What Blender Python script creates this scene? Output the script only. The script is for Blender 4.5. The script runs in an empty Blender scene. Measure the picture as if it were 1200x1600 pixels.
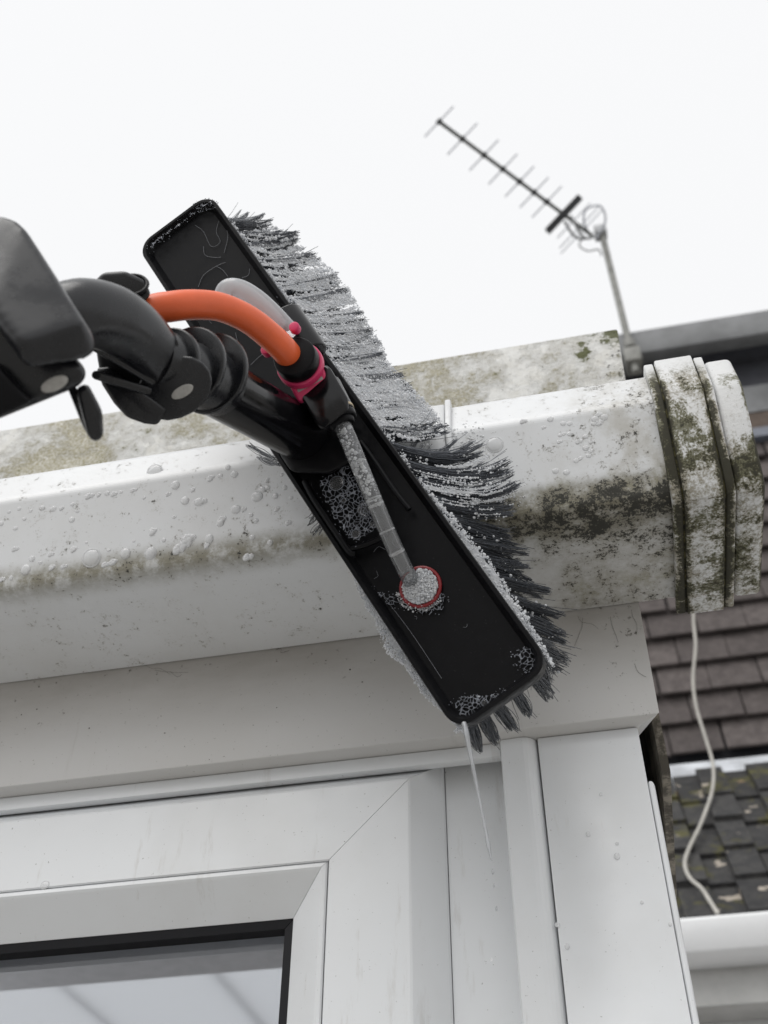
import bpy, bmesh, math, random
from mathutils import Vector, Matrix, noise as mnoise

random.seed(7)
R = math.radians
scn = bpy.context.scene
COL = scn.collection

# ------------------------------------------------------------------ camera
FPX, IW, IH = 1728.0, 1200.0, 1600.0          # focal length in photo pixels, photo size
YAW, PIT, ROL = R(12.25), R(44.54), R(0.418)
hd = Vector((-math.sin(YAW), math.cos(YAW), 0))
UPW = Vector((0, 0, 1))
CF = hd*math.cos(PIT) + UPW*math.sin(PIT)
r0 = Vector((math.cos(YAW), math.sin(YAW), 0))
u0 = r0.cross(CF)
CR = r0*math.cos(ROL) + u0*math.sin(ROL)
CU = u0*math.cos(ROL) - r0*math.sin(ROL)
cam_d = bpy.data.cameras.new("camera")
cam = bpy.data.objects.new("camera", cam_d)
COL.objects.link(cam)
cam.matrix_world = Matrix((( CR.x, CU.x, -CF.x, 0), (CR.y, CU.y, -CF.y, 0), (CR.z, CU.z, -CF.z, 0), (0, 0, 0, 1)))
cam_d.sensor_fit = 'VERTICAL'
cam_d.sensor_height = 36
cam_d.lens = FPX/IH*36
cam_d.clip_start = 0.02
cam_d.clip_end = 1000
cam_d.dof.use_dof = True
cam_d.dof.focus_distance = 0.735
cam_d.dof.aperture_fstop = 10.5
scn.camera = cam

# ------------------------------------------------------------------ world, sun, exposure
SUN_EL, SUN_AZ = 50, 200                      # soft sun behind overcast, behind and left of the photographer
w = bpy.data.worlds.new("World")
scn.world = w
w.use_nodes = True
nt = w.node_tree
bg = nt.nodes["Background"]
sky = nt.nodes.new("ShaderNodeTexSky")
sky.sky_type = 'NISHITA'
sky.sun_disc = False
sky.sun_elevation = R(SUN_EL)
sky.sun_rotation = R(SUN_AZ)
hs = nt.nodes.new("ShaderNodeHueSaturation")
hs.inputs["Saturation"].default_value = 0.12
nt.links.new(sky.outputs[0], hs.inputs["Color"])
mx = nt.nodes.new("ShaderNodeMix")
mx.data_type = 'RGBA'
mx.inputs[0].default_value = 0.85             # thick even cloud over the clear sky
mx.inputs[7].default_value = (9.5, 9.55, 9.65, 1)
nt.links.new(hs.outputs[0], mx.inputs[6])
nt.links.new(mx.outputs[2], bg.inputs["Color"])
bg.inputs["Strength"].default_value = 0.1
sd = bpy.data.lights.new("sun", 'SUN')
sd.energy = 1.35
sd.angle = R(45)
sd.color = (1, 0.98, 0.95)
so = bpy.data.objects.new("sun", sd)
COL.objects.link(so)
sdir = Vector((math.cos(R(SUN_EL))*math.sin(R(SUN_AZ)), math.cos(R(SUN_EL))*math.cos(R(SUN_AZ)), math.sin(R(SUN_EL))))
so.rotation_euler = (-sdir).to_track_quat('-Z', 'Y').to_euler()
scn.view_settings.view_transform = 'Standard'
scn.view_settings.look = 'None'
scn.view_settings.exposure = 0.17
scn.view_settings.gamma = 1.0
scn.view_settings.use_curve_mapping = False
scn.cycles.transparent_max_bounces = 24
scn.cycles.max_bounces = 10
scn.cycles.use_denoising = True

# ------------------------------------------------------------------ measuring helpers
def ray(px, py):
    return CF*FPX + CR*(px-IW/2) - CU*(py-IH/2)
def aty(px, py, y):
    d = ray(px, py); return d*(y/d.y)
def pd(px, py, dep):
    return ray(px, py)*(dep/FPX)
def proj(p):
    return (IW/2 + FPX*p.dot(CR)/p.dot(CF), IH/2 - FPX*p.dot(CU)/p.dot(CF))

# ------------------------------------------------------------------ object helpers
def link(o, parent=None):
    COL.objects.link(o)
    if parent is not None:
        o.parent = parent
        if parent.type == 'EMPTY':
            o.matrix_parent_inverse = Matrix.Translation(-parent.location)
    return o
def thing(name, label, cat, loc=(0, 0, 0), group=None):
    o = bpy.data.objects.new(name, None)
    o.location = loc
    o.empty_display_size = 0.05
    COL.objects.link(o)
    o['label'] = label; o['category'] = cat
    if group: o['group'] = group
    return o
def tag(o, label, cat, group=None):
    o['label'] = label; o['category'] = cat
    if group: o['group'] = group
    return o
def mesh(name, verts, faces, mat, parent=None, smooth=False, bevel=0.0, seg=2, angle=0.6):
    me = bpy.data.meshes.new(name)
    me.from_pydata([tuple(v) for v in verts], [], faces)
    bm = bmesh.new(); bm.from_mesh(me)
    bmesh.ops.recalc_face_normals(bm, faces=bm.faces)
    if bevel > 0:
        ed = [e for e in bm.edges if len(e.link_faces) == 2 and e.calc_face_angle(0) > angle]
        bmesh.ops.bevel(bm, geom=ed, offset=bevel, segments=seg, affect='EDGES', profile=0.5, clamp_overlap=True)
    bm.to_mesh(me); bm.free()
    if smooth or bevel > 0:
        for p in me.polygons: p.use_smooth = True
        if not (smooth == 'all'):
            me.set_sharp_from_angle(angle=R(40))
    if mat: me.materials.append(mat)
    o = bpy.data.objects.new(name, me)
    return link(o, parent)
def rawmesh(name, verts, faces, mat, parent=None, smooth=True):
    me = bpy.data.meshes.new(name)
    me.from_pydata(verts, [], faces)
    if smooth: me.polygons.foreach_set("use_smooth", [True]*len(me.polygons))
    me.materials.append(mat)
    o = bpy.data.objects.new(name, me)
    return link(o, parent)
def box(name, x0, x1, y0, y1, z0, z1, mat, parent=None, bevel=0.0, seg=2):
    v = [(x, y, z) for x in (x0, x1) for y in (y0, y1) for z in (z0, z1)]
    f = [(0, 1, 3, 2), (4, 6, 7, 5), (0, 4, 5, 1), (2, 3, 7, 6), (0, 2, 6, 4), (1, 5, 7, 3)]
    return mesh(name, v, f, mat, parent, bevel=bevel, seg=seg)
def extrude_x(name, prof, x0, x1, mat, parent=None, bevel=0.0, seg=2, x1b=None):
    """closed (y, z) profile pushed along x; x1b gives each profile point its own end"""
    n = len(prof)
    v = [(x0, p[0], p[1]) for p in prof] + [((x1b[i] if x1b else x1), p[0], p[1]) for i, p in enumerate(prof)]
    f = [tuple(range(n)), tuple(range(2*n-1, n-1, -1))] + [(i, (i+1) % n, n+(i+1) % n, n+i) for i in range(n)]
    return mesh(name, v, f, mat, parent, bevel=bevel, seg=seg)
def extrude_z(name, prof, z0, z1, mat, parent=None, bevel=0.0, seg=2):
    n = len(prof)
    v = [(p[0], p[1], z0) for p in prof] + [(p[0], p[1], z1) for p in prof]
    f = [tuple(range(n)), tuple(range(2*n-1, n-1, -1))] + [(i, (i+1) % n, n+(i+1) % n, n+i) for i in range(n)]
    return mesh(name, v, f, mat, parent, bevel=bevel, seg=seg)
def catmull(pts, rad, sub):
    """smooth a chain of points and radii"""
    if sub <= 1 or len(pts) < 3: return pts, rad
    P, Q = [], []
    n = len(pts)
    for i in range(n-1):
        p0, p1, p2, p3 = pts[max(i-1, 0)], pts[i], pts[i+1], pts[min(i+2, n-1)]
        for k in range(sub):
            t = k/sub
            P.append(0.5*((2*p1) + (p2-p0)*t + (2*p0-5*p1+4*p2-p3)*t*t + (3*p1-p0-3*p2+p3)*t**3))
            Q.append(rad[i]*(1-t)+rad[i+1]*t)
    P.append(pts[-1]); Q.append(rad[-1])
    return P, Q
def tube_data(pts, rad, sides=16, sub=6, caps=True, base=0):
    pts = [Vector(p) for p in pts]
    if not isinstance(rad, (list, tuple)): rad = [rad]*len(pts)
    P, Q = catmull(pts, list(rad), sub)
    V, F = [], []
    t0 = (P[1]-P[0]).normalized()
    a = t0.orthogonal().normalized()
    for i, p in enumerate(P):
        t = (P[min(i+1, len(P)-1)]-P[max(i-1, 0)]).normalized()
        a = (a - t*a.dot(t)).normalized()
        b = t.cross(a)
        for k in range(sides):
            g = 2*math.pi*k/sides
            V.append(tuple(p + (a*math.cos(g)+b*math.sin(g))*Q[i]))
    n = len(P)
    for i in range(n-1):
        for k in range(sides):
            k2 = (k+1) % sides
            F.append((base+i*sides+k, base+i*sides+k2, base+(i+1)*sides+k2, base+(i+1)*sides+k))
    if caps:
        F.append(tuple(base+k for k in range(sides-1, -1, -1)))
        F.append(tuple(base+(n-1)*sides+k for k in range(sides)))
    return V, F
def tube(name, pts, rad, mat, parent=None, sides=16, sub=6, caps=True):
    V, F = tube_data(pts, rad, sides, sub, caps)
    o = rawmesh(name, V, F, mat, parent)
    o.data.set_sharp_from_angle(angle=R(50))
    return o
def tube_px(name, lst, mat, parent=None, sides=20, sub=6):
    """list of (px, py, depth, radius in px at that depth)"""
    return tube(name, [pd(a, b, d) for a, b, d, r in lst], [r*d/FPX for a, b, d, r in lst], mat, parent, sides, sub)
def hull(name, pts, mat, parent=None, bevel=0.002, seg=3):
    bm = bmesh.new()
    for p in pts: bm.verts.new(p)
    res = bmesh.ops.convex_hull(bm, input=bm.verts)
    bmesh.ops.delete(bm, geom=[v for v in bm.verts if not v.link_faces], context='VERTS')
    bmesh.ops.dissolve_limit(bm, angle_limit=R(4), verts=bm.verts, edges=bm.edges)
    if bevel:
        ed = [e for e in bm.edges if len(e.link_faces) == 2 and e.calc_face_angle(0) > 0.35]
        bmesh.ops.bevel(bm, geom=ed, offset=bevel, segments=seg, affect='EDGES', profile=0.5, clamp_overlap=True)
    me = bpy.data.meshes.new(name); bm.to_mesh(me); bm.free()
    for p in me.polygons: p.use_smooth = True
    me.set_sharp_from_angle(angle=R(45))
    me.materials.append(mat)
    return link(bpy.data.objects.new(name, me), parent)
def cyl(name, a, b, r0_, r1_, mat, parent=None, sides=28, bevel=0.0):
    a, b = Vector(a), Vector(b)
    t = (b-a).normalized(); x = t.orthogonal().normalized(); y = t.cross(x)
    V = []
    for p, rr in ((a, r0_), (b, r1_)):
        for k in range(sides):
            g = 2*math.pi*k/sides
            V.append(p + (x*math.cos(g)+y*math.sin(g))*rr)
    F = [(k, (k+1) % sides, sides+(k+1) % sides, sides+k) for k in range(sides)]
    F += [tuple(range(sides-1, -1, -1)), tuple(range(sides, 2*sides))]
    return mesh(name, V, F, mat, parent, smooth=True, bevel=bevel, seg=3, angle=0.9)
def ring_data(c, nrm, r, t, base, seg=14, sides=5, arc=2*math.pi, start=0, xdir=None):
    """a torus (or part of one) as verts and faces"""
    nrm = Vector(nrm).normalized()
    x = (Vector(xdir) - nrm*Vector(xdir).dot(nrm)).normalized() if xdir is not None else nrm.orthogonal().normalized()
    y = nrm.cross(x)
    V, F = [], []
    full = arc > 6.28
    m = seg if full else seg+1
    for i in range(m):
        g = start + arc*i/seg
        d = x*math.cos(g)+y*math.sin(g)
        for k in range(sides):
            h = 2*math.pi*k/sides
            V.append(tuple(Vector(c) + d*(r+t*math.cos(h)) + nrm*(t*math.sin(h))))
    for i in range(seg):
        i2 = (i+1) % m
        for k in range(sides):
            k2 = (k+1) % sides
            F.append((base+i*sides+k, base+i2*sides+k, base+i2*sides+k2, base+i*sides+k2))
    return V, F
def ico(sub):
    bm = bmesh.new(); bmesh.ops.create_icosphere(bm, subdivisions=sub, radius=1)
    V = [v.co.copy() for v in bm.verts]; F = [tuple(v.index for v in f.verts) for f in bm.faces]
    bm.free(); return V, F
ICO1, ICO2 = ico(1), ico(2)
class Bubbles:
    """many small spheres joined into one mesh"""
    def __init__(s): s.V, s.F = [], []
    def add(s, c, r, kind=ICO2, squash=None):
        b = len(s.V)
        for v in kind[0]:
            q = v*r
            if squash: q = q - squash[0]*(q.dot(squash[0])*(1-squash[1]))
            s.V.append((c[0]+q.x, c[1]+q.y, c[2]+q.z))
        s.F.extend([tuple(b+i for i in f) for f in kind[1]])
    def ring(s, c, n, r, t, seg=12, sides=4):
        V, F = ring_data(c, n, r, t, len(s.V), seg, sides)
        s.V += V; s.F += F
    def build(s, name, mat, parent=None):
        return rawmesh(name, s.V, s.F, mat, parent)

# ------------------------------------------------------------------ material helpers
class Mat:
    def __init__(s, name, rough=0.4, spec=0.5):
        s.m = bpy.data.materials.new(name); s.m.use_nodes = True
        s.t = s.m.node_tree; s.b = s.t.nodes["Principled BSDF"]; s.out = s.t.nodes["Material Output"]
        s.b.inputs["Roughness"].default_value = rough
        s.b.inputs["Specular IOR Level"].default_value = spec
        s._pos = None
    def n(s, k): return s.t.nodes.new("ShaderNode"+k)
    def l(s, a, b):
        if isinstance(a, (int, float)): b.default_value = a
        elif isinstance(a, tuple): b.default_value = (*a, 1) if len(a) == 3 else a
        else: s.t.links.new(a, b)
    def pos(s):
        if s._pos is None:
            g = s.n("NewGeometry"); s._pos = g.outputs["Position"]
            sp = s.n("SeparateXYZ"); s.l(s._pos, sp.inputs[0]); s._xyz = sp.outputs
        return s._pos
    def xyz(s, i): s.pos(); return s._xyz[i]
    def noise(s, scale, detail=6, rough=0.65, dist=0, off=0, stretch=None):
        q = s.n("TexNoise")
        v = s.pos()
        if off or stretch:
            mp = s.n("Mapping"); s.l(v, mp.inputs[0])
            mp.inputs["Location"].default_value = (off, off*1.7, off*0.6)
            if stretch: mp.inputs["Scale"].default_value = stretch
            v = mp.outputs[0]
        s.l(v, q.inputs["Vector"])
        q.inputs["Scale"].default_value = scale; q.inputs["Detail"].default_value = detail
        q.inputs["Roughness"].default_value = rough; q.inputs["Distortion"].default_value = dist
        return q.outputs["Fac"]
    def voro(s, scale, feature='F1'):
        q = s.n("TexVoronoi"); q.feature = feature
        s.l(s.pos(), q.inputs["Vector"]); q.inputs["Scale"].default_value = scale
        return q.outputs["Distance"]
    def ma(s, op, a, b=0.0):
        q = s.n("Math"); q.operation = op
        s.l(a, q.inputs[0]); s.l(b, q.inputs[1]); return q.outputs[0]
    def add(s, a, b): return s.ma('ADD', a, b)
    def mul(s, a, b): return s.ma('MULTIPLY', a, b)
    def sub(s, a, b): return s.ma('SUBTRACT', a, b)
    def ramp(s, v, a, b, lo=0.0, hi=1.0):
        q = s.n("MapRange"); q.interpolation_type = 'SMOOTHSTEP'
        s.l(v, q.inputs[0])
        if a > b: a, b, lo, hi = b, a, hi, lo
        q.inputs[1].default_value = a; q.inputs[2].default_value = b
        q.inputs[3].default_value = lo; q.inputs[4].default_value = hi
        return q.outputs[0]
    def near(s, v, c, wid):            # 1 at c, 0 further away than wid
        return s.ramp(s.ma('ABSOLUTE', s.sub(v, c)), 0.0, wid, 1.0, 0.0)
    def mix(s, f, a, b):
        q = s.n("Mix"); q.data_type = 'RGBA'
        s.l(f, q.inputs[0]); s.l(a, q.inputs[6]); s.l(b, q.inputs[7]); return q.outputs[2]
    def base(s, c): s.l(c, s.b.inputs["Base Color"]); return s
    def rough(s, r): s.l(r, s.b.inputs["Roughness"]); return s
    def bump(s, h, strength=0.3, dist=0.001):
        q = s.n("Bump"); q.inputs["Strength"].default_value = strength; q.inputs["Distance"].default_value = dist
        s.l(h, q.inputs["Height"]); s.l(q.outputs[0], s.b.inputs["Normal"]); return s
def plain(name, col, rough=0.4, spec=0.5, var=0.0, scale=40, bump=0.0):
    m = Mat(name, rough, spec)
    if var:
        f = m.ramp(m.noise(scale, 8, 0.7), 0.3, 0.7)
        m.base(m.mix(f, tuple(c*(1-var) for c in col), tuple(min(1, c*(1+var)) for c in col)))
    else: m.base(col)
    if bump: m.bump(m.noise(scale*6, 4), bump, 0.0006)
    return m.m
def clear(name, white=0.1, rough=0.04, tint=(0.95, 0.96, 0.97), ior=1.45):
    m = Mat(name); t = m.t
    tr = m.n("BsdfTransparent"); tr.inputs[0].default_value = (*tint, 1)
    gl = m.n("BsdfGlossy"); gl.inputs["Roughness"].default_value = rough
    df = m.n("BsdfDiffuse"); df.inputs[0].default_value = (0.85, 0.87, 0.9, 1)
    tl = m.n("BsdfTranslucent"); tl.inputs[0].default_value = (0.85, 0.87, 0.9, 1)
    a = m.n("AddShader"); m.l(df.outputs[0], a.inputs[0]); m.l(tl.outputs[0], a.inputs[1])
    half = m.n("MixShader"); half.inputs[0].default_value = 0.3
    m.l(df.outputs[0], half.inputs[1]); m.l(tl.outputs[0], half.inputs[2])
    m1 = m.n("MixShader"); m1.inputs[0].default_value = white
    m.l(tr.outputs[0], m1.inputs[1]); m.l(half.outputs[0], m1.inputs[2])
    fr = m.n("Fresnel"); fr.inputs[0].default_value = ior
    m2 = m.n("MixShader"); m.l(fr.outputs[0], m2.inputs[0])
    m.l(m1.outputs[0], m2.inputs[1]); m.l(gl.outputs[0], m2.inputs[2])
    m.l(m2.outputs[0], m.out.inputs[0])
    return m.m

WHITE = (0.735, 0.752, 0.768)
def grime(m, white=WHITE, film=0.25, specks=0.68):
    """white plastic with a faint dust film and scattered dark specks"""
    c = m.mix(m.mul(m.ramp(m.noise(9, 6, 0.6), 0.4, 0.7), film), white, (0.50, 0.48, 0.44))
    c = m.mix(m.mul(m.ramp(m.noise(420, 3, 0.6, off=3), specks, specks+0.05), 0.6), c, (0.12, 0.11, 0.09))
    return c
def mat_upvc():
    m = Mat("white_upvc", 0.32, 0.45)
    c = grime(m, film=0.15, specks=0.70)
    c = m.mix(m.mul(m.ramp(m.noise(16, 7, 0.7, off=21, stretch=(3, 1, .5)), 0.58, 0.70), 0.35), c, (0.46, 0.44, 0.41))
    m.base(c).rough(m.ramp(m.noise(30, 5), 0.3, 0.7, 0.28, 0.42))
    m.bump(m.noise(18, 3), 0.03, 0.002)
    return m.m
def mat_fascia():
    m = Mat("white_fascia", 0.42, 0.4)
    c = grime(m, white=(0.575, 0.57, 0.562), film=0.2, specks=0.69)
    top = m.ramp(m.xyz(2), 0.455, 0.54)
    c = m.mix(m.mul(top, m.ramp(m.noise(14, 8, 0.62, stretch=(1, 1, 2.5)), 0.25, 0.75, 0.45, 0.8)), c, (0.345, 0.325, 0.30))  # dusty film plus the gutter's shade painted in, darker towards the top
    c = m.mix(m.mul(m.ramp(m.noise(9, 4, 0.6, stretch=(6, 1, 0.5), off=4), 0.60, 0.72), 0.35), c, (0.36, 0.34, 0.31))
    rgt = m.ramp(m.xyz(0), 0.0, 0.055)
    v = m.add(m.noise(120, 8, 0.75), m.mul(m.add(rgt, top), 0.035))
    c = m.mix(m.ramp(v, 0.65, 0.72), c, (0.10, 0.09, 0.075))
    m.base(c); return m.m
def mat_gutter():
    m = Mat("gutter_plastic", 0.3, 0.5)
    c = grime(m, white=(0.72, 0.735, 0.75), film=0.18, specks=0.71)
    x, y, z = m.xyz(0), m.xyz(1), m.xyz(2)
    right = m.ramp(x, -0.12, 0.0); far = m.ramp(x, -0.03, 0.075)
    under = m.ramp(z, 0.5445, 0.5425)                     # bottom face
    crease = m.mul(m.near(z, 0.5475, 0.016), m.ramp(y, 0.585, 0.562))
    n1, n2, n3 = m.noise(55, 8, 0.72), m.noise(230, 6, 0.75, off=2), m.noise(22, 8, 0.7, off=5)
    v = m.add(m.mul(n1, 0.42), m.add(m.mul(n2, 0.38), m.mul(m.noise(700, 3, 0.7, off=13), 0.20)))
    # thin grey-green tide line along the lower edge
    c = m.mix(m.mul(crease, m.ramp(n1, 0.34, 0.56, 0.3, 0.95)), c, (0.215, 0.20, 0.145))
    # brown film on the right-hand end
    c = m.mix(m.mul(far, m.ramp(n3, 0.42, 0.66, 0.0, 0.55)), c, (0.33, 0.30, 0.23))
    c = m.mix(m.mul(under, m.mul(m.ramp(x, -0.10, 0.02), m.ramp(n1, 0.3, 0.7, 0.35, 0.8))), c, (0.33, 0.315, 0.275))
    # yellow-green algae in the crease
    g = m.mul(m.near(z, 0.552, 0.02), m.mul(right, m.ramp(n3, 0.48, 0.62)))
    c = m.mix(m.mul(g, m.ramp(n2, 0.35, 0.6, 0.2, 0.9)), c, (0.16, 0.145, 0.035))
    smear = m.mul(m.mul(m.near(z, 0.5455, 0.026), m.ramp(y, 0.612, 0.560)), right)
    c = m.mix(m.mul(m.ramp(smear, 0.05, 0.6), m.ramp(n1, 0.30, 0.58, 0.25, 0.85)), c, (0.15, 0.137, 0.088))
    # black growth
    lowband = m.mul(m.near(z, 0.541, 0.035), m.ramp(y, 0.625, 0.565))
    amt = m.add(m.mul(crease, 0.03), m.add(m.mul(m.mul(m.mul(lowband, right), m.ramp(n3, 0.30, 0.58, 0.25, 1.0)), 0.082), m.mul(far, 0.034)))
    amt = m.add(amt, m.mul(under, m.mul(right, 0.015)))
    c = m.mix(m.ramp(m.add(v, amt), 0.535, 0.60, 0, 0.45), c, (0.20, 0.18, 0.13))
    c = m.mix(m.ramp(m.add(v, amt), 0.575, 0.625, 0, 0.93), c, (0.022, 0.022, 0.018))
    m.base(c)
    m.bump(m.add(m.mul(m.ramp(m.add(v, amt), 0.55, 0.66), 1.0), m.mul(m.noise(25, 2), 0.4)), 0.35, 0.0007)
    m.rough(m.ramp(m.add(v, amt), 0.55, 0.65, 0.27, 0.8))
    return m.m
def mat_bracket():
    m = Mat("mossy_gutter_plastic", 0.4, 0.4)
    c = grime(m, white=(0.70, 0.71, 0.715), film=0.3, specks=0.68)
    x, z = m.xyz(0), m.xyz(2)
    n1, n2, n3 = m.noise(75, 9, 0.75, off=1, stretch=(1, 1, .5)), m.noise(300, 6, 0.75, off=8), m.noise(30, 7, 0.65, off=4)
    n4 = m.noise(650, 3, 0.6, off=12)
    seam = m.ma('MAXIMUM', m.near(x, 0.0850, 0.0075), m.ma('MAXIMUM', m.near(x, 0.1165, 0.007), m.near(x, 0.1425, 0.004)))
    low = m.ramp(z, 0.650, 0.622)
    mid = m.mul(m.near(z, 0.620, 0.022), m.near(x, 0.101, 0.018))
    cap = m.mul(m.ramp(x, 0.1195, 0.1225), m.ramp(z, 0.555, 0.585))      # the cap's front stays cleaner
    f = m.add(m.mul(n1, 0.45), m.add(m.mul(n2, 0.35), m.mul(n4, 0.2)))
    f = m.sub(m.add(f, m.add(m.add(m.mul(seam, 0.12), m.mul(m.ramp(z, 0.605, 0.575), 0.028)), m.add(m.mul(m.near(z, 0.553, 0.02), 0.05), m.mul(mid, 0.07)))), m.mul(cap, 0.055))
    c = m.mix(m.mul(low, m.ramp(f, 0.46, 0.60, 0, 0.85)), c, (0.22, 0.195, 0.13))
    g = m.add(m.mul(n3, 0.5), m.mul(f, 0.5))
    c = m.mix(m.mul(low, m.ramp(g, 0.50, 0.565, 0, 0.9)), c, (0.095, 0.092, 0.036))
    c = m.mix(m.mul(low, m.ramp(m.add(f, m.mul(m.sub(n3, 0.5), 0.3)), 0.56, 0.63, 0, 0.92)), c, (0.034, 0.032, 0.022))
    m.base(c)
    m.bump(m.add(f, n2), 0.45, 0.0012)
    m.rough(m.ramp(f, 0.45, 0.6, 0.32, 0.8))
    return m.m
def mat_seam():
    m = Mat("mossy_seam", 0.8, 0.2)
    f = m.ramp(m.noise(160, 6, 0.7), 0.4, 0.62)
    m.base(m.mix(f, (0.02, 0.02, 0.016), (0.11, 0.10, 0.045))); return m.m
def mat_upper():
    m = Mat("lichen_board", 0.7, 0.25)
    white = (0.70, 0.70, 0.68)
    x, z = m.xyz(0), m.xyz(2)
    n1, n2, n3, n4 = m.noise(26, 9, 0.7), m.noise(110, 8, 0.75, off=2), m.noise(7, 3, 0.5, off=6), m.noise(330, 4, 0.7, off=9)
    c = m.mix(m.ramp(m.noise(60, 8, 0.7, off=11), 0.4, 0.7, 0, 0.5), white, (0.50, 0.48, 0.42))
    pt = m.add(m.mul(n1, 0.45), m.add(m.mul(n2, 0.2), m.mul(n3, 0.35)))
    pt = m.add(pt, m.mul(m.add(m.near(x, -0.115, 0.07), m.near(x, -0.485, 0.09)), 0.055))
    pt = m.sub(pt, m.mul(m.near(x, -0.02, 0.045), 0.06))
    c = m.mix(m.mul(m.ramp(pt, 0.50, 0.57), m.ramp(n4, 0.25, 0.65, 0.15, 0.85)), c, (0.27, 0.235, 0.12))
    corner = m.mul(m.ramp(x, 0.035, 0.075), m.ramp(z, 0.835, 0.875))
    gr = m.add(m.add(m.mul(n1, 0.6), m.mul(n2, 0.4)), m.mul(corner, 0.16))
    gr = m.add(gr, m.mul(m.mul(m.near(x, 0.047, 0.018), m.near(z, 0.85, 0.034)), 0.10))
    gr = m.add(gr, m.mul(m.near(x, 0.081, 0.012), 0.08))
    c = m.mix(m.ramp(gr, 0.585, 0.635, 0, 0.9), c, (0.085, 0.095, 0.02))
    c = m.mix(m.ramp(m.add(m.mul(n2, 0.6), m.add(m.mul(n4, 0.4), m.mul(m.ramp(x, 0.05, 0.08), 0.075))), 0.59, 0.65, 0, 0.9), c, (0.06, 0.055, 0.045))
    c = m.mix(m.ramp(m.noise(48, 7, 0.7, off=17), 0.56, 0.62, 0, 0.6), c, (0.68, 0.67, 0.63))
    m.base(c)
    m.bump(m.add(m.ramp(pt, 0.46, 0.6), m.add(m.mul(n1, 0.7), m.mul(n2, 0.8))), 0.8, 0.0022)
    return m.m
def mat_return():
    m = Mat("dirty_return_board", 0.7, 0.3)
    n1 = m.noise(45, 8, 0.75)
    c = m.mix(m.ramp(n1, 0.42, 0.58), (0.30, 0.27, 0.22), (0.085, 0.075, 0.06))
    m.base(c); return m.m
def mat_black(name, col, r0_, r1_, scale=160, spec=0.5):
    m = Mat(name, r0_, spec)
    f = m.noise(scale, 7, 0.7)
    sp = m.ramp(m.noise(650, 4, 0.7, off=3), 0.62, 0.74, 0, 0.55)
    m.base(m.mix(sp, col, tuple(c*4+0.03 for c in col)))
    m.rough(m.ramp(f, 0.35, 0.65, r0_, r1_))
    m.bump(m.noise(scale*3, 3), 0.05, 0.0006)
    return m.m
def mat_foam():
    m = Mat("soap_foam", 0.10, 0.75)
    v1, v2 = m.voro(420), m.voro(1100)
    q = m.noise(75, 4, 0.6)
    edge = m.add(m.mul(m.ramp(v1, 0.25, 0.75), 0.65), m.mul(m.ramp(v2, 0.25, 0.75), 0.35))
    c = m.mix(edge, (0.975, 0.98, 0.99), (0.80, 0.82, 0.85))  # relief shading painted into the colour: bright bubble tops, darker crevices
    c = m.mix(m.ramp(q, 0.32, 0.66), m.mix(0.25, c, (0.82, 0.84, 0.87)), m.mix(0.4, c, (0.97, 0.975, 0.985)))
    m.base(c)
    m.bump(m.mul(edge, -1.0), 0.6, 0.0009)
    tr = m.n("BsdfTranslucent"); m.l(c, tr.inputs[0])
    mxs = m.n("MixShader"); mxs.inputs[0].default_value = 0.5
    m.l(m.b.outputs[0], mxs.inputs[1]); m.l(tr.outputs[0], mxs.inputs[2])
    m.l(mxs.outputs[0], m.out.inputs[0])
    return m.m
def mat_tile(name, c0, c1, moss=None, bumpk=0.5):
    m = Mat(name, 0.85, 0.25)
    oi = m.n("ObjectInfo")
    f = m.ramp(m.noise(30, 8, 0.75), 0.35, 0.68)
    c = m.mix(f, c0, c1)
    c = m.mix(m.mul(oi.outputs["Random"], 0.45), c, tuple(q*0.62 for q in c0))
    if moss:
        c = m.mix(m.ramp(m.noise(9, 7, 0.7, off=4), 0.54, 0.62, 0, 0.85), c, moss)
        c = m.mix(m.ramp(m.noise(16, 3, 0.5, off=7), 0.665, 0.69, 0, 0.8), c, (0.45, 0.40, 0.34))
    m.base(c); m.bump(m.noise(140, 6), bumpk, 0.004)
    return m.m

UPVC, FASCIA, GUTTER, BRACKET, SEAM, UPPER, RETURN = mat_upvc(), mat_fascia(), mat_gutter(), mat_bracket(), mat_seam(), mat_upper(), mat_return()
GASKET = plain("black_gasket", (0.008, 0.008, 0.010), 0.5, 0.2)
GAP = plain("joint_dirt", (0.05, 0.048, 0.04), 0.8)
GLASS = clear("window_glass", 0.05, 0.01, (0.93, 0.94, 0.96), 1.6)
def mat_poly():
    m = Mat("translucent_roofing")
    tl = m.n("BsdfTranslucent"); tl.inputs[0].default_value = (0.74, 0.75, 0.757, 1)
    df = m.n("BsdfDiffuse"); df.inputs[0].default_value = (0.7, 0.7, 0.72, 1)
    mxs = m.n("MixShader"); mxs.inputs[0].default_value = 0.15
    m.l(tl.outputs[0], mxs.inputs[1]); m.l(df.outputs[0], mxs.inputs[2]); m.l(mxs.outputs[0], m.out.inputs[0])
    return m.m
POLY = mat_poly()
INNER = plain("inner_plaster", (0.62, 0.60, 0.60), 0.8, 0.2, 0.1, 6)

# ------------------------------------------------------------------ ground
GZ = -1.6
def mat_ground():
    m = Mat("garden_ground", 0.9, 0.2)
    c = m.mix(m.ramp(m.noise(0.5, 8, 0.65), 0.42, 0.58), (0.32, 0.31, 0.295), (0.40, 0.39, 0.37))
    c = m.mix(m.ramp(m.noise(40, 4), 0.5, 0.7, 0, 0.4), c, (0.16, 0.155, 0.14))
    m.base(c); m.bump(m.noise(60, 6), 0.4, 0.01); return m.m
g = mesh("ground", [(-300, -300, GZ), (300, -300, GZ), (300, 300, GZ), (-300, 300, GZ)], [(0, 1, 2, 3)], mat_ground())
g['kind'] = 'structure'

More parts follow.
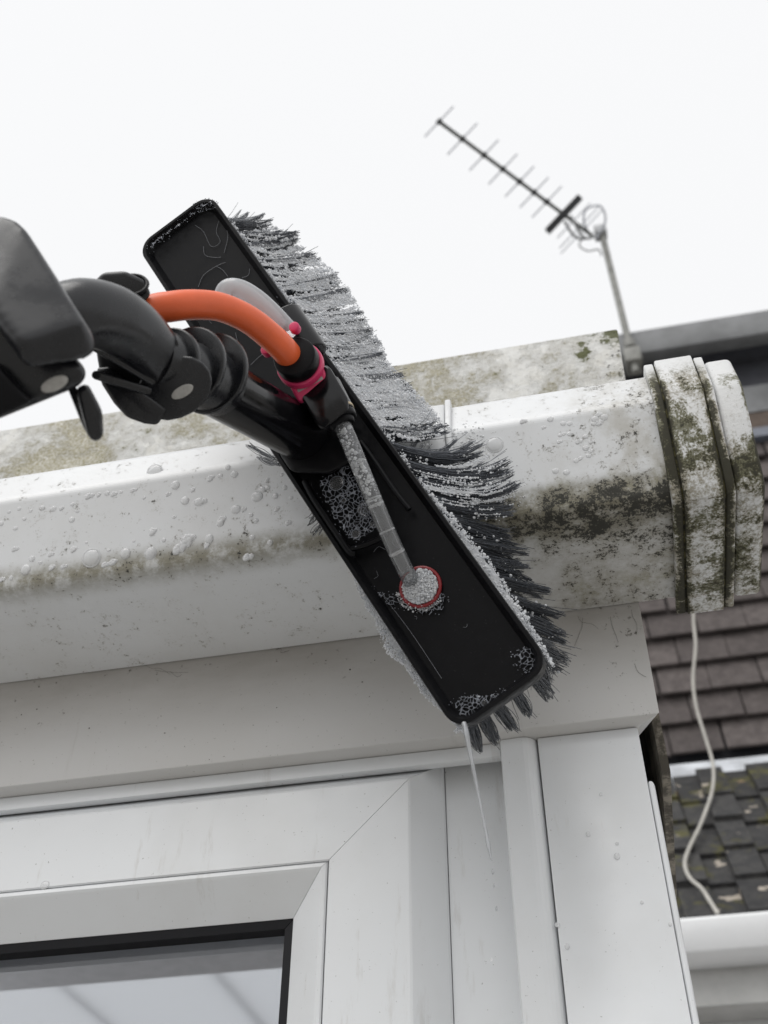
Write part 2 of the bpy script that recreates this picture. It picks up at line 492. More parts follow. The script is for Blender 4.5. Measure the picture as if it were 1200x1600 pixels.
# ------------------------------------------------------------------ conservatory
XL = -2.3
con = thing("conservatory", "white plastic conservatory corner with a dark-sealed window and dirty eaves boards", "conservatory", (-0.5, 0.75, GZ))
# lower fascia: its underside slopes up to the wall, the right end is cut a little out of square
prof = [(0.6725, 0.4412), (0.6846, 0.4406), (0.700, 0.4406), (0.700, 0.655), (0.6725, 0.655)]
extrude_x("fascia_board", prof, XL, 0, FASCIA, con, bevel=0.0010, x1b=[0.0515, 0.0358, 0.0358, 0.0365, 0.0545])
extrude_x("upper_fascia_board", [(0.6725, 0.6562), (0.700, 0.6562), (0.700, 0.8815), (0.6725, 0.8815)], XL, 0, UPPER, con,
          bevel=0.002, x1b=[0.0745, 0.0745, 0.0845, 0.0845])
rb = box("return_board", 0.0500, 0.0562, 0.7425, 2.3, 0.4365, 0.80, RETURN, con)
rb['label'] = "grimy brown stained return board at the corner"
# corner post, round trim and the recessed frame
extrude_z("corner_post", [(-0.0354, 0.7225), (-0.0354, 0.6845), (0.0354, 0.6845), (0.0354, 0.7225)], GZ, 0.4402, UPVC, con, bevel=0.0012)  # post, trim, frame and sash numbers scaled about the camera onto a nearer plane
extrude_z("corner_trim", [(0.0360, 0.6880), (0.0394, 0.6890), (0.0403, 0.6940), (0.0403, 0.7440), (0.0360, 0.7440)], GZ, 0.3996, UPVC, con, bevel=0.0018, seg=3)
a = [(-0.0622, 0.7185), (-0.0622, 0.6850), (-0.0611, 0.6825), (-0.0469, 0.6818)]
for k in range(7):
    g_ = math.pi/2*(1-k/6)
    a.append((-0.0459+0.0100*math.cos(g_), 0.6918-0.0100*math.sin(g_)))
a += [(-0.0359, 0.7185)]
extrude_z("trim_strip", a, GZ, 0.4402, UPVC, con)
box("frame_jamb", -0.1064, -0.0354, 0.7080, 0.7270, GZ, 0.4402, UPVC, con)
box("frame_top", XL, -0.0624, 0.6858, 0.6932, 0.4293, 0.4402, UPVC, con, bevel=0.0006)
box("frame_head", XL, 0.0355, 0.7285, 0.7590, 0.4402, 0.60, UPVC, con)
box("side_panel", 0.0, 0.0360, 0.7595, 2.3, GZ, 0.7190, UPVC, con)
box("lower_panel", XL, -0.1100, 0.7190, 0.7590, GZ, -0.76, UPVC, con)
box("left_panel", XL, -1.26, 0.7190, 0.7590, -0.7430, 0.439, UPVC, con)
# sash window: profiles run round a rectangle and meet in mitres
WX0, WX1, WZ0, WZ1 = -1.25, -0.1069, -0.75, 0.4402
def ring_side(name, prof, side, mat, parent, gap=0.00025, bevel=0.0):
    """prof: closed list of (inset from the outer rectangle, y)"""
    V = []
    for end in (0, 1):
        for i, y in prof:
            s = i + gap
            if side == 'top':    V.append(((WX0+s) if end == 0 else (WX1-s), y, WZ1-i))
            if side == 'bottom': V.append(((WX0+s) if end == 0 else (WX1-s), y, WZ0+i))
            if side == 'right':  V.append((WX1-i, y, (WZ0+s) if end == 0 else (WZ1-s)))
            if side == 'left':   V.append((WX0+i, y, (WZ0+s) if end == 0 else (WZ1-s)))
    n = len(prof)
    F = [tuple(range(n)), tuple(range(2*n-1, n-1, -1))] + [(i, (i+1) % n, n+(i+1) % n, n+i) for i in range(n)]
    return mesh(name, V, F, mat, parent, bevel=bevel)
win = mesh("window", [(WX0+.05, 0.7230, WZ0+.05), (WX1-.05, 0.7230, WZ0+.05), (WX1-.05, 0.7230, WZ1-.05), (WX0+.05, 0.7230, WZ1-.05),
                      (WX0+.05, 0.7190, WZ0+.05), (WX1-.05, 0.7190, WZ0+.05), (WX1-.05, 0.7190, WZ1-.05), (WX0+.05, 0.7190, WZ1-.05)],
           [(0, 1, 2, 3), (4, 5, 6, 7), (0, 1, 5, 4), (1, 2, 6, 5), (2, 3, 7, 6), (3, 0, 4, 7)], GLASS, con)
win['label'] = "clear window pane with a pale translucent roof seen through it"
BI = 0.0791                                   # inset at which the glazing bead starts
sash_prof = [(0.0, 0.7185), (0.0, 0.7065), (0.0012, 0.7045), (0.0212, 0.6848), (0.0228, 0.6842), (BI-0.0012, 0.6842), (BI-0.0004, 0.6852), (BI-0.0004, 0.7185)]
bead_prof = [(BI+0.0004, 0.7185), (BI+0.0004, 0.6852), (BI+0.0014, 0.6840), (BI+0.0040, 0.6836), (BI+0.0056, 0.6848), (BI+0.0285, 0.7055), (BI+0.0285, 0.7185)]
for sd_, nm in (('top', 'sash_rail'), ('right', 'sash_stile'), ('bottom', 'sash_rail'), ('left', 'sash_stile')):
    ring_side(nm, sash_prof, sd_, UPVC, win)
    ring_side("glazing_bead", bead_prof, sd_, UPVC, win)
    gw = 0.0062 if sd_ in ('top', 'bottom') else 0.0062
    ring_side("gasket", [(BI+0.0285, 0.7183), (BI+0.0285, 0.7062), (BI+0.0285+gw, 0.7075), (BI+0.0285+gw, 0.7183)], sd_, GASKET, win)
# translucent roof with bars, back wall inside
def slope_z(y): return 0.745 + (y-0.71)*0.035
extrude_x("roof_sheet", [(0.71, slope_z(0.71)), (2.35, slope_z(2.35)), (2.35, slope_z(2.35)+0.012), (0.71, slope_z(0.71)+0.012)], XL, 0.05, POLY, con)
for i in range(8):
    xb = -2.15 + i*0.29
    box_v = [(xb+dx, y, slope_z(y)-dz) for dx in (-0.0045, 0.0045) for y in (0.80, 2.29) for dz in (-0.030, -0.0125)]
    mesh("glazing_bar", box_v, [(0, 1, 3, 2), (4, 6, 7, 5), (0, 4, 5, 1), (2, 3, 7, 6), (0, 2, 6, 4), (1, 5, 7, 3)], UPVC, con)
box("cross_beam", XL+0.01, 0.03, 1.50, 1.745, slope_z(1.745)-0.010, slope_z(1.50)-0.002, plain("pale_beam", (0.60, 0.62, 0.65), 0.6), con)
box("cross_beam", XL+0.01, 0.03, 1.7455, 1.83, slope_z(1.745)-0.006, slope_z(1.745)-0.001, plain("dusty_beam", (0.58, 0.55, 0.55), 0.8, 0.2, 0.12, 25), con)
box("back_wall", XL, 0.035, 2.301, 2.40, GZ, 0.9, INNER, con)
box("left_wall", XL-0.05, XL-0.002, 0.735, 2.40, GZ, 1.0, INNER, con)

# ------------------------------------------------------------------ gutter
gut = thing("gutter", "white square gutter with black algae along its lower edge and soap bubbles", "gutter", (-0.5, 0.6, 0.541))
def arc(cy, cz, r, a0, a1, n=5):
    return [(cy+r*math.cos(R(a0+(a1-a0)*k/n)), cz+r*math.sin(R(a0+(a1-a0)*k/n))) for k in range(n+1)]
gp = [(0.6715, 0.5410)] + arc(0.5702, 0.5505, 0.0095, 270, 199, 6) + arc(0.5505, 0.6135, 0.0145, 199, 167, 5) + \
     [(0.5425, 0.6455), (0.5440, 0.6490), (0.5475, 0.6490), (0.5482, 0.6450), (0.5405, 0.6130), (0.5640, 0.5510), (0.5705, 0.5445),
      (0.6685, 0.5445), (0.6685, 0.6500), (0.6715, 0.6500)]
extrude_x("gutter_channel", gp, XL, 0.1230, GUTTER, gut)
def sleeve(name, o, x0, x1, mat, parent, back=0.684, bevel=0.0012):
    p = [(back, 0.5408-o), (0.5660-o*0.8, 0.5408-o)] + [(0.5605-o, 0.5465-o*0.6), (0.5362-o, 0.6090), (0.5365-o, 0.6155), (0.5425-o, 0.6470+o), (0.5450, 0.6495+o), (0.575, 0.6495+o), (0.575, 0.6495+o-0.004), (0.5500, 0.6500)]
    p += [(0.5445, 0.6480), (0.5380, 0.6160), (0.5380, 0.6090), (0.5625, 0.5470), (0.5690, 0.5409), (back, 0.5409)]
    return extrude_x(name, p, x0, x1, mat, parent, bevel=bevel, seg=2)
un = sleeve("gutter_union", 0.0050, 0.0815, 0.1215, SEAM, gut, bevel=0)
un['label'] = "mossy union bracket strapping the gutter end"
sleeve("union_flange", 0.0066, 0.0795, 0.0862, BRACKET, un)
sleeve("union_strap", 0.0080, 0.0874, 0.1142, BRACKET, un)
sleeve("union_flange", 0.0062, 0.1154, 0.1218, BRACKET, un)
# stop end: a closed cup
o = 0.0048
p = [(0.676, 0.5408-o), (0.5660-o*0.8, 0.5408-o), (0.5605-o, 0.5465-o*0.6), (0.5362-o, 0.6090), (0.5365-o, 0.6165), (0.5455-o, 0.6480+o), (0.551, 0.6500+o), (0.676, 0.6500+o)]
extrude_x("stop_end", p, 0.1221, 0.1420, BRACKET, gut, bevel=0.0045, seg=4)
# clip a little to the left of the union, partly behind the bristles
cx = aty(688, 665, 0.5375).x
cl = sleeve("gutter_clip", 0.0028, cx-0.0085, cx+0.0035, GUTTER, gut, back=0.6715)
sleeve("clip_rib", 0.0050, cx+0.0040, cx+0.0085, GUTTER, cl, back=0.6715)

# ------------------------------------------------------------------ neighbouring house
BRN = mat_tile("brown_clay_tile", (0.088, 0.076, 0.074), (0.150, 0.131, 0.126))
DRK = mat_tile("dark_concrete_tile", (0.042, 0.042, 0.044), (0.085, 0.083, 0.08), moss=(0.10, 0.095, 0.04), bumpk=0.8)
LEAD = plain("lead_flashing", (0.50, 0.52, 0.55), 0.5, 0.5, 0.35, 7)
GREYB = plain("grey_eaves_board", (0.16, 0.165, 0.17), 0.6, 0.4, 0.2, 10)
DARKB = plain("dark_soffit_board", (0.045, 0.047, 0.056), 0.6, 0.4, 0.2, 10)
RENDR = plain("pale_render", (0.74, 0.745, 0.75), 0.9, 0.2, 0.08, 8)
WPLAS = plain("clean_white_plastic", (0.78, 0.79, 0.80), 0.35, 0.5, 0.04, 5)
GREYP = plain("grey_white_board", (0.42, 0.42, 0.41), 0.6, 0.4, 0.15, 6)
MORT = plain("orange_mortar", (0.36, 0.25, 0.16), 0.9, 0.2, 0.3, 20)
hs_ = thing("neighbouring_house", "tile-hung house behind the conservatory with a mossy lean-to roof", "house", (1.2, 3.3, GZ))
HX0, HX1 = -0.5, 2.6
box("wall", HX0, HX1, 3.262, 7.5, 1.90, 3.83, DARKB, hs_)
box("lower_wall", 0.10, HX1, 2.72, 7.4, GZ, 1.02, RENDR, hs_)
def copies(name, me, locs, parent, rot=(0, 0, 0)):
    for L in locs:
        ob = bpy.data.objects.new(name, me)
        ob.location = L
        ob.rotation_euler = (rot[0]+random.uniform(-.012, .012), rot[1], rot[2]+random.uniform(-.012, .012))
        link(ob, parent)
def tile_mesh(name, wd, ht, th, mat, roll=False):
    if not roll:
        o_ = box(name, -wd/2, wd/2, 0, th, 0, ht, mat, bevel=0.003, seg=1)
    else:
        v, f = [], []
        for (x0, x1, t) in ((-wd/2, -wd*0.02, th), (-wd*0.02, wd/2, th*1.9)):
            b = len(v)
            v += [(x, y, z) for x in (x0, x1) for y in (0, t) for z in (0, ht)]
            f += [tuple(b+i for i in q) for q in ((0, 1, 3, 2), (4, 6, 7, 5), (0, 4, 5, 1), (2, 3, 7, 6), (0, 2, 6, 4), (1, 5, 7, 3))]
        o_ = mesh(name, v, f, mat)
    me = o_.data; bpy.data.objects.remove(o_); return me
# hung tiles: each row tips out over the one below
GAU, TW = 0.1180, 0.170
tm = tile_mesh("wall_tile", TW-0.004, GAU+0.045, 0.014, BRN)
locs = []
for r_ in range(12):
    z = 1.945 + r_*GAU
    for c_ in range(18):
        x = 0.005 + (c_-3)*TW + (TW/2 if r_ % 2 else 0) + random.uniform(-.004, .004)
        locs.append((x, 3.205+random.uniform(-.003, .003), z+random.uniform(-.003, .003)))
copies("wall_tile", tm, locs, hs_, rot=(R(-13), 0, 0))
box("lead_band", HX0, HX1, 3.19, 3.255, 3.335, 3.385, plain("blue_lead", (0.14, 0.155, 0.19), 0.45, 0.5, 0.2, 9), hs_)
box("brown_board", HX0, HX1, 3.20, 3.256, 3.387, 3.485, plain("brown_board", (0.11, 0.085, 0.07), 0.8, 0.3, 0.3, 12), hs_)
box("grey_board", HX0, HX1, 3.195, 3.258, 3.487, 3.648, GREYB, hs_)
box("soffit", HX0, HX1, 3.13, 7.5, 3.832, 3.87, DARKB, hs_)
box("dark_board", HX0, HX1, 3.21, 3.26, 3.65, 3.830, DARKB, hs_)
box("eaves_gutter", HX0+0.83, HX1, 3.05, 3.125, 3.805, 3.965, GREYB, hs_, bevel=0.015)
# flashing and lean-to roof
mesh("flashing", [(HX0, 3.17, 1.885), (HX1, 3.17, 1.885), (HX1, 3.075, 1.735), (HX0, 3.075, 1.735), (HX0, 3.19, 1.875), (HX1, 3.19, 1.875), (HX1, 3.090, 1.725), (HX0, 3.090, 1.725)],
     [(0, 1, 2, 3), (4, 7, 6, 5), (0, 4, 5, 1), (2, 6, 7, 3), (1, 5, 6, 2), (0, 3, 7, 4)], LEAD, hs_)
mv, mf = [], []
for k in range(34):
    x = HX0 + k*0.092
    c = Vector((x, 3.068, 1.722+0.008*math.sin(k*2.1)))
    b = len(mv)
    for v in ICO1[0]: mv.append((c.x+v.x*0.05, c.y+v.y*0.018, c.z+v.z*0.02))
    mf += [tuple(b+i for i in f) for f in ICO1[1]]
rawmesh("mortar_bedding", mv, mf, MORT, hs_)
P0, P1 = Vector((0, 2.62, 1.115)), Vector((0, 3.15, 1.82))
sl = P1-P0; SLEN = sl.length; sdv = sl.normalized(); pitch = math.atan2(sl.z, sl.y)
mesh("roof_deck", [(HX0, 2.64, 1.09), (HX1, 2.64, 1.09), (HX1, 3.19, 1.82), (HX0, 3.19, 1.82), (HX0, 2.74, 1.07), (HX1, 2.74, 1.07), (HX1, 3.26, 1.75), (HX0, 3.26, 1.75)],
     [(0, 1, 2, 3), (4, 7, 6, 5), (0, 4, 5, 1), (2, 6, 7, 3), (1, 5, 6, 2), (0, 3, 7, 4)], DARKB, hs_)
RG, RW = 0.165, 0.150
rm_ = tile_mesh("roof_tile", RW-0.003, RG+0.06, 0.020, DRK, roll=True)
# tile local: x across, z up the slope, y into the roof -> turn about x, thickness outwards
for v in rm_.vertices: v.co.y = -v.co.y
rm_.flip_normals()
locs = []
for r_ in range(5):
    for c_ in range(20):
        q = P0 + sdv*(r_*RG-0.03) + Vector((0, -0.012, 0.012))
        locs.append((HX0+0.06+c_*RW+random.uniform(-.005, .005), q.y+random.uniform(-.004, .004), q.z+random.uniform(-.004, .006)))
copies("roof_tile", rm_, locs, hs_, rot=(pitch-math.pi/2-R(4.5), 0, 0))
gq = [(2.60, 1.098)] + [(2.500, 1.098), (2.497, 1.092), (2.502, 1.066), (2.520, 1.028), (2.545, 1.018), (2.60, 1.018)]
extrude_x("lower_gutter", gq, 0.10, HX1, WPLAS, hs_, bevel=0.004)
box("lower_fascia", 0.10, HX1, 2.601, 2.70, 0.940, 1.085, GREYP, hs_)

# ------------------------------------------------------------------ television aerial
ALU = plain("weathered_aluminium", (0.42, 0.43, 0.44), 0.45, 0.5, 0.2, 30)
DALU = plain("dull_boom_metal", (0.13, 0.135, 0.13), 0.6)
ROD = plain("thin_aluminium", (0.55, 0.57, 0.62), 0.45)
DKP = plain("dark_aerial_plastic", (0.035, 0.037, 0.042), 0.5)
STEEL = plain("galvanised_steel", (0.20, 0.20, 0.185), 0.55, 0.5, 0.3, 25)
mb = aty(985, 545, 3.02); mtp = Vector((mb.x, mb.y, aty(930, 360, 3.02).z))
aer = thing("television_aerial", "grey television aerial with crossed rods on a pole against white sky", "aerial", mb)
tube("mast", [mb-UPW*0.16, mtp], 0.0150, STEEL, aer, 14, 1)
box("mast_bracket", mb.x-0.035, mb.x+0.035, mb.y-0.03, mb.y+0.06, mb.z-0.11, mb.z-0.02, STEEL, aer, bevel=0.006)
cyl("mast_collar", mb-UPW*0.005, mb+UPW*0.05, 0.030, 0.026, STEEL, aer, 14)
dA = mtp.dot(CF)
DT = dA-0.06; DE = dA-0.30                    # the boom points away from the mast towards the photographer
def bp(px, py):                               # point on the boom's straight line
    t = (930-px)/(930-688)
    return pd(px, py, DT*(1-t)+DE*t)
b0, b1 = bp(925, 368), bp(686, 190)
tube("boom", [b0, b1], [0.0095, 0.0095], DALU, aer, 10, 1)
edir = (pd(706, 170, DE)-pd(668, 210, DE)).normalized()
for (px, py, hl) in ((686, 191, 0.062), (721, 219, 0.064), (754, 244, 0.063), (783, 265, 0.062), (809, 286, 0.062), (832, 303, 0.062), (852, 318, 0.064)):
    t = (686-px)/(686-925); c = b0*t + b1*(1-t)
    s_ = hl*1.03*c.dot(CF)/3.4*1.0
    tube("element_rod", [c-edir*s_, c+edir*s_], 0.0042, ROD, aer, 6, 1)
    cyl("rod_clip", c-edir*0.012, c+edir*0.012, 0.011, 0.011, DKP, aer, 8)
t = (686-879)/(686-925); c = b0*t+b1*(1-t)
fr = edir
bu = CF.cross(edir).normalized()
bar = [c+edir*s*0.112+bu*dz+CF*dy for s in (-1, 1) for dz in (-0.0165, 0.0165) for dy in (-0.02, 0.02)]
hull("dipole_bar", bar, DKP, aer, 0.003)
side = edir.cross((b1-b0).normalized()).normalized()
for k, (px, py, hl) in enumerate(((893, 345, 0.115), (906, 350, 0.14), (914, 360, 0.15))):
    t = (686-px)/(686-925); c = b0*t+b1*(1-t)+side*(0.02-0.03*k)
    tube("reflector_rod", [c-edir*hl, c+edir*hl], 0.0032, ROD, aer, 6, 1)
tube("boom_strut", [bp(888, 338)+side*0.03, bp(912, 372)+side*0.015, mtp-UPW*0.03], 0.007, ALU, aer, 8, 4)
tube("boom_strut", [bp(884, 345)-side*0.02, bp(905, 372)-side*0.02, mtp-UPW*0.05], 0.007, ALU, aer, 8, 4)
hull("mast_clamp", [mtp+Vector((dx, dy, dz)) for dx in (-0.035, 0.024) for dy in (-0.03, 0.03) for dz in (-0.06, 0.005)], ALU, aer, 0.005)
tube("cable_loop", [pd(932, 372, DT), pd(946, 345, DT), pd(938, 322, DT), pd(916, 327, DT), pd(912, 345, DT), pd(918, 360, DT)], 0.0055, ROD, aer, 8, 6)
tube("cable_tail", [pd(912, 370, DT), pd(905, 383, DT), pd(918, 392, DT), pd(935, 390, DT), pd(940, 400, DT)], 0.004, ALU, aer, 8, 6)

# ------------------------------------------------------------------ cable hanging in front of the tiled wall
CAB = plain("off_white_cable", (0.44, 0.425, 0.39), 0.5, 0.4, 0.12, 30)
cp = [(1083, 935, 3.03), (1084, 975, 3.03), (1087, 1010, 3.02), (1083, 1060, 3.02), (1088, 1105, 3.01), (1103, 1155, 3.0), (1114, 1195, 2.98), (1113, 1235, 2.93),
      (1096, 1285, 2.84), (1077, 1325, 2.74), (1070, 1350, 2.68), (1078, 1372, 2.63), (1096, 1388, 2.60), (1108, 1406, 2.575), (1122, 1428, 2.56)]
tag(tube("cable", [aty(*q) for q in cp], 0.0052, CAB, None, 10, 6), "loose off-white cable hanging in a wavy line before the brown tiles", "cable")

# ------------------------------------------------------------------ the brush: plate frame
K = 0.44/0.28
PTL, PTR, PBR, PBL = [Vector(p)*K for p in ((-0.1766, 0.2549, 0.4580), (-0.1389, 0.2436, 0.4750), (-0.0090, 0.3309, 0.2428), (-0.0466, 0.3422, 0.2259))]
PC = (PTL+PTR+PBR+PBL)/4
AU = (PBL-PTL).normalized(); BL_ = (PBL-PTL).length
AE = (PTR-PTL); AE = (AE-AU*AE.dot(AU)).normalized(); BW = (PTR-PTL).length
AN = AU.cross(AE)
if AN.dot(CF) < 0: AN = -AN                    # AN points away from the camera, into the bristles
def L2W(a, b, n=0.0): return PC + AU*a + AE*b + AN*n
def pl(px, py, off=0.0):
    """photo point on the plate's plane moved off metres towards the camera"""
    d = ray(px, py); return d*((PC-AN*off).dot(AN)/d.dot(AN))
def ab(p): q = p-PC; return q.dot(AU), q.dot(AE)

PLAST = mat_black("black_brush_plastic", (0.004, 0.004, 0.005), 0.28, 0.5, 200, 0.16)
GLOSS = mat_black("glossy_black_plastic", (0.004, 0.004, 0.005), 0.10, 0.24, 60, 0.38)
GREY = mat_black("dark_grey_plastic", (0.0085, 0.009, 0.011), 0.17, 0.36, 45, 0.5)
GLOSS.node_tree.nodes["Principled BSDF"].inputs["Coat Weight"].default_value = 0.0
GLOSS.node_tree.nodes["Principled BSDF"].inputs["Coat IOR"].default_value = 1.45
GLOSS.node_tree.nodes["Principled BSDF"].inputs["Coat Roughness"].default_value = 0.06
ORANGE = plain("orange_hose_rubber", (0.80, 0.135, 0.04), 0.38, 0.45, 0.06, 40, 0.05)
MAG = plain("magenta_clip_plastic", (0.62, 0.035, 0.13), 0.4, 0.5)
REDR = plain("red_jet_plastic", (0.22, 0.012, 0.016), 0.3, 0.5)
BRASS = plain("brass_ring", (0.45, 0.36, 0.22), 0.4, 0.5)
SCREW = plain("dull_screw_metal", (0.36, 0.35, 0.33), 0.5, 0.5, 0.15, 300)
WETB = plain("wet_dark_bristle", (0.048, 0.054, 0.066), 0.22, 0.55, 0.45, 500)
BRIS = plain("grey_bristle", (0.075, 0.083, 0.100), 0.22, 0.6, 0.4, 500)
CLEAR = clear("clear_hose_plastic", 0.62, 0.08)
CLEAR2 = clear("clear_outlet_tube", 0.15, 0.02, ior=1.6)
WATER = clear("running_water", 0.38, 0.02)
FILM = clear("bubble_film", 0.03, 0.02, (0.97, 0.97, 0.98), 1.33)
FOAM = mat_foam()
CELLS = plain("grey_soap_film", (0.24, 0.255, 0.29), 0.15, 0.6, 0.35, 300)
FOAMW = plain("white_soap_film", (0.90, 0.91, 0.93), 0.2, 0.5, 0.15, 200)

br = thing("window_cleaning_brush", "black long-bristled cleaning brush on an angled pole with orange hose and foam", "brush", PC)
# tray-shaped back plate: rim, sloped wall, floor, then the outer side
def rrect(hl, hw, r, n):
    pts = []
    for (sx, sy, a0) in ((1, 1, 0), (-1, 1, 90), (-1, -1, 180), (1, -1, 270)):
        for k in range(9):
            g_ = R(a0+90*k/8)
            pts.append((sx*(hl-r)+r*math.cos(g_), sy*(hw-r)+r*math.sin(g_), n))
    return pts
HL, HW = BL_/2, BW/2
loops = [rrect(HL-0.0060, HW-0.0062, 0.0095, 0.0065), rrect(HL-0.0034, HW-0.0036, 0.0108, 0.0012), rrect(HL-0.0026, HW-0.0027, 0.011, 0.0),
         rrect(HL-0.0006, HW-0.0006, 0.0125, 0.0), rrect(HL, HW, 0.0130, 0.0008), rrect(HL-0.0006, HW-0.0006, 0.0125, 0.0150), rrect(HL-0.0025, HW-0.0025, 0.011, 0.0185)]
V, F = [], []
m_ = len(loops[0])
for lp in loops:
    for a_, b_, n_ in lp: V.append(L2W(a_, b_, n_))
for i in range(len(loops)-1):
    for k in range(m_):
        F.append((i*m_+k, i*m_+(k+1) % m_, (i+1)*m_+(k+1) % m_, (i+1)*m_+k))
F.append(tuple(range(m_-1, -1, -1))); F.append(tuple((len(loops)-1)*m_+k for k in range(m_)))
body = mesh("brush_body", V, F, PLAST, br, smooth=True)

# bristle tufts --------------------------------------------------------------
# photo positions of the tip of the outer row, keyed by distance along the plate (0 top .. 1 bottom)
TIPS = [(0.03, 402, 352), (0.06, 458, 366), (0.085, 468, 380), (0.12, 455, 392), (0.15, 505, 402), (0.19, 522, 438), (0.23, 524, 446), (0.27, 560, 488), (0.32, 572, 512),
        (0.36, 598, 545), (0.41, 606, 572), (0.45, 648, 604), (0.49, 668, 636), (0.525, 680, 668), (0.55, 700, 668), (0.575, 752, 697),
        (0.605, 788, 722), (0.64, 800, 752), (0.67, 796, 778), (0.70, 798, 836), (0.74, 815, 862), (0.78, 824, 896), (0.82, 852, 925), (0.86, 872, 968),
        (0.90, 882, 1012), (0.94, 874, 1052), (0.98, 858, 1084)]
def lerp_tab(tab, t):
    if t <= tab[0][0]: return tab[0][1:]
    for i in range(len(tab)-1):
        if t <= tab[i+1][0]:
            f = (t-tab[i][0])/(tab[i+1][0]-tab[i][0])
            return tuple(tab[i][k]*(1-f)+tab[i+1][k]*f for k in range(1, len(tab[i])))
    return tab[-1][1:]
foam_spots = []
def tuft(root, tip, bend, nh, rr, rt, foam=0.0, mat=None, hair=0.00030):
    """a bundle of bent hairs from root to tip, fanning out towards the end"""
    V, F = [], []
    ax = (tip-root); ln = ax.length; ax.normalize()
    x = ax.orthogonal().normalized(); y = ax.cross(x)
    S = 6
    CL = []
    for k in range(5):
        g_, q = random.uniform(0, 6.283), math.sqrt(random.random())
        CL.append((x*math.cos(g_)+y*math.sin(g_))*q)
    for h in range(nh):
        g_, q = random.uniform(0, 6.283), math.sqrt(random.random())
        o_ = x*math.cos(g_)*q + y*math.sin(g_)*q
        cl_o = min(CL, key=lambda v: (v-o_).length)
        jt = (cl_o*0.72+o_*0.28)*rt*0.95 + Vector((random.gauss(0, 1), random.gauss(0, 1), random.gauss(0, 1)))*rt*0.07
        lf = random.uniform(0.92, 1.0)
        stray = random.random() < 0.03
        if stray: jt = jt*2.2
        hb = Vector((random.gauss(0, 1), random.gauss(0, 1), random.gauss(0, 1)))*0.0014
        for s in range(S):
            t = s/(S-1)*lf
            p = root + o_*rr*(1-t) + (tip-root)*t + bend*(math.sin(math.pi*min(t, 1))*0.5 + 0.0) + jt*(t**1.6) + hb*math.sin(math.pi*min(t, 1))
            rad = hair*(1-0.35*t)
            b = len(V)
            for k in range(3):
                g3 = 2.094*k+g_
                V.append(tuple(p + (x*math.cos(g3)+y*math.sin(g3))*rad))
            if s:
                for k in range(3):
                    F.append((b-3+k, b-3+(k+1) % 3, b+(k+1) % 3, b+k))
            if foam and 0.12 < t and random.random() < foam:
                foam_spots.append((p.copy(), t))
    rawmesh("bristle_tuft", V, F, mat or WETB, br)
NT = 27
BACKN = 0.0185
outer = []
for i in range(NT):
    t = 0.035 + 0.93*i/(NT-1)
    a_ = (t-0.5)*BL_
    tx, ty = lerp_tab(TIPS, t)
    fo = lerp_tab([(0, .12), (.1, .30), (.2, .55), (.5, .65), (.54, .25), (.57, .10), (.61, .22), (.67, .12), (.70, .08), (.9, .05), (1, .05)], t)[0]
    curl = lerp_tab([(0, 0), (.5, .002), (.56, -.016), (.66, -.016), (.70, .002), (1, .002)], t)[0]
    for row, (bf, k, nlen) in enumerate(((0.86, 1.0, 0.064), (0.55, 0.80, 0.068), (0.18, 0.45, 0.072))):
        root = L2W(a_+random.uniform(-.0015, .0015), HW*bf, BACKN-0.001)
        ex, ey = proj(L2W(a_, HW, 0))
        jx, jy = random.uniform(-12, 12), random.uniform(-11, 11)
        if row:
            # inner rows lean less: their tips fall between the plate edge and the outer tips
            tipx, tipy = ex+(tx-ex)*k+jx, ey+(ty-ey)*k+jy+6*row
        else: tipx, tipy = tx+jx*0.6, ty+jy*0.6
        tip = pl(tipx, tipy, -(BACKN+nlen+random.uniform(-.004, .004)))
        up = -AU
        tuft(root, tip, AN*0.010 + AU*(-curl if False else 0) + (-AU)*curl*1.2, 105 if row < 2 else 60, 0.0038, 0.0088, 0, WETB if t > 0.68 else BRIS)
        if row == 0: outer.append((t, root, tip, curl, fo))
    for bf in (-0.25, -0.80):
        root = L2W(a_, HW*bf, BACKN-0.001)
        tip = root + AN*0.078 + AE*0.010*bf + AU*random.uniform(-.004, .004)
        tuft(root, tip, AN*0.0, 40, 0.0034, 0.0055)
# stubby tufts along the lower end
for (rx, ry, tx, ty) in ((836, 1062, 858, 1088), (806, 1082, 828, 1114), (776, 1104, 802, 1141), (756, 1118, 772, 1160), (738, 1130, 747, 1174)):
    root = pl(rx, ry, -BACKN); root = root + AU*(-0.004)
    tuft(root, pl(tx, ty, -(BACKN+0.045)), AN*0.004, 90, 0.0036, 0.0046)
# a few at the left edge, under the pole
for (rx, ry, tx, ty) in ((430, 716, 388, 694), (438, 724, 402, 712), (492, 800, 480, 815), (505, 815, 492, 836)):
    tuft(pl(rx, ry, -BACKN), pl(tx, ty, -(BACKN+0.03)), AN*0.004, 16, 0.002, 0.004)

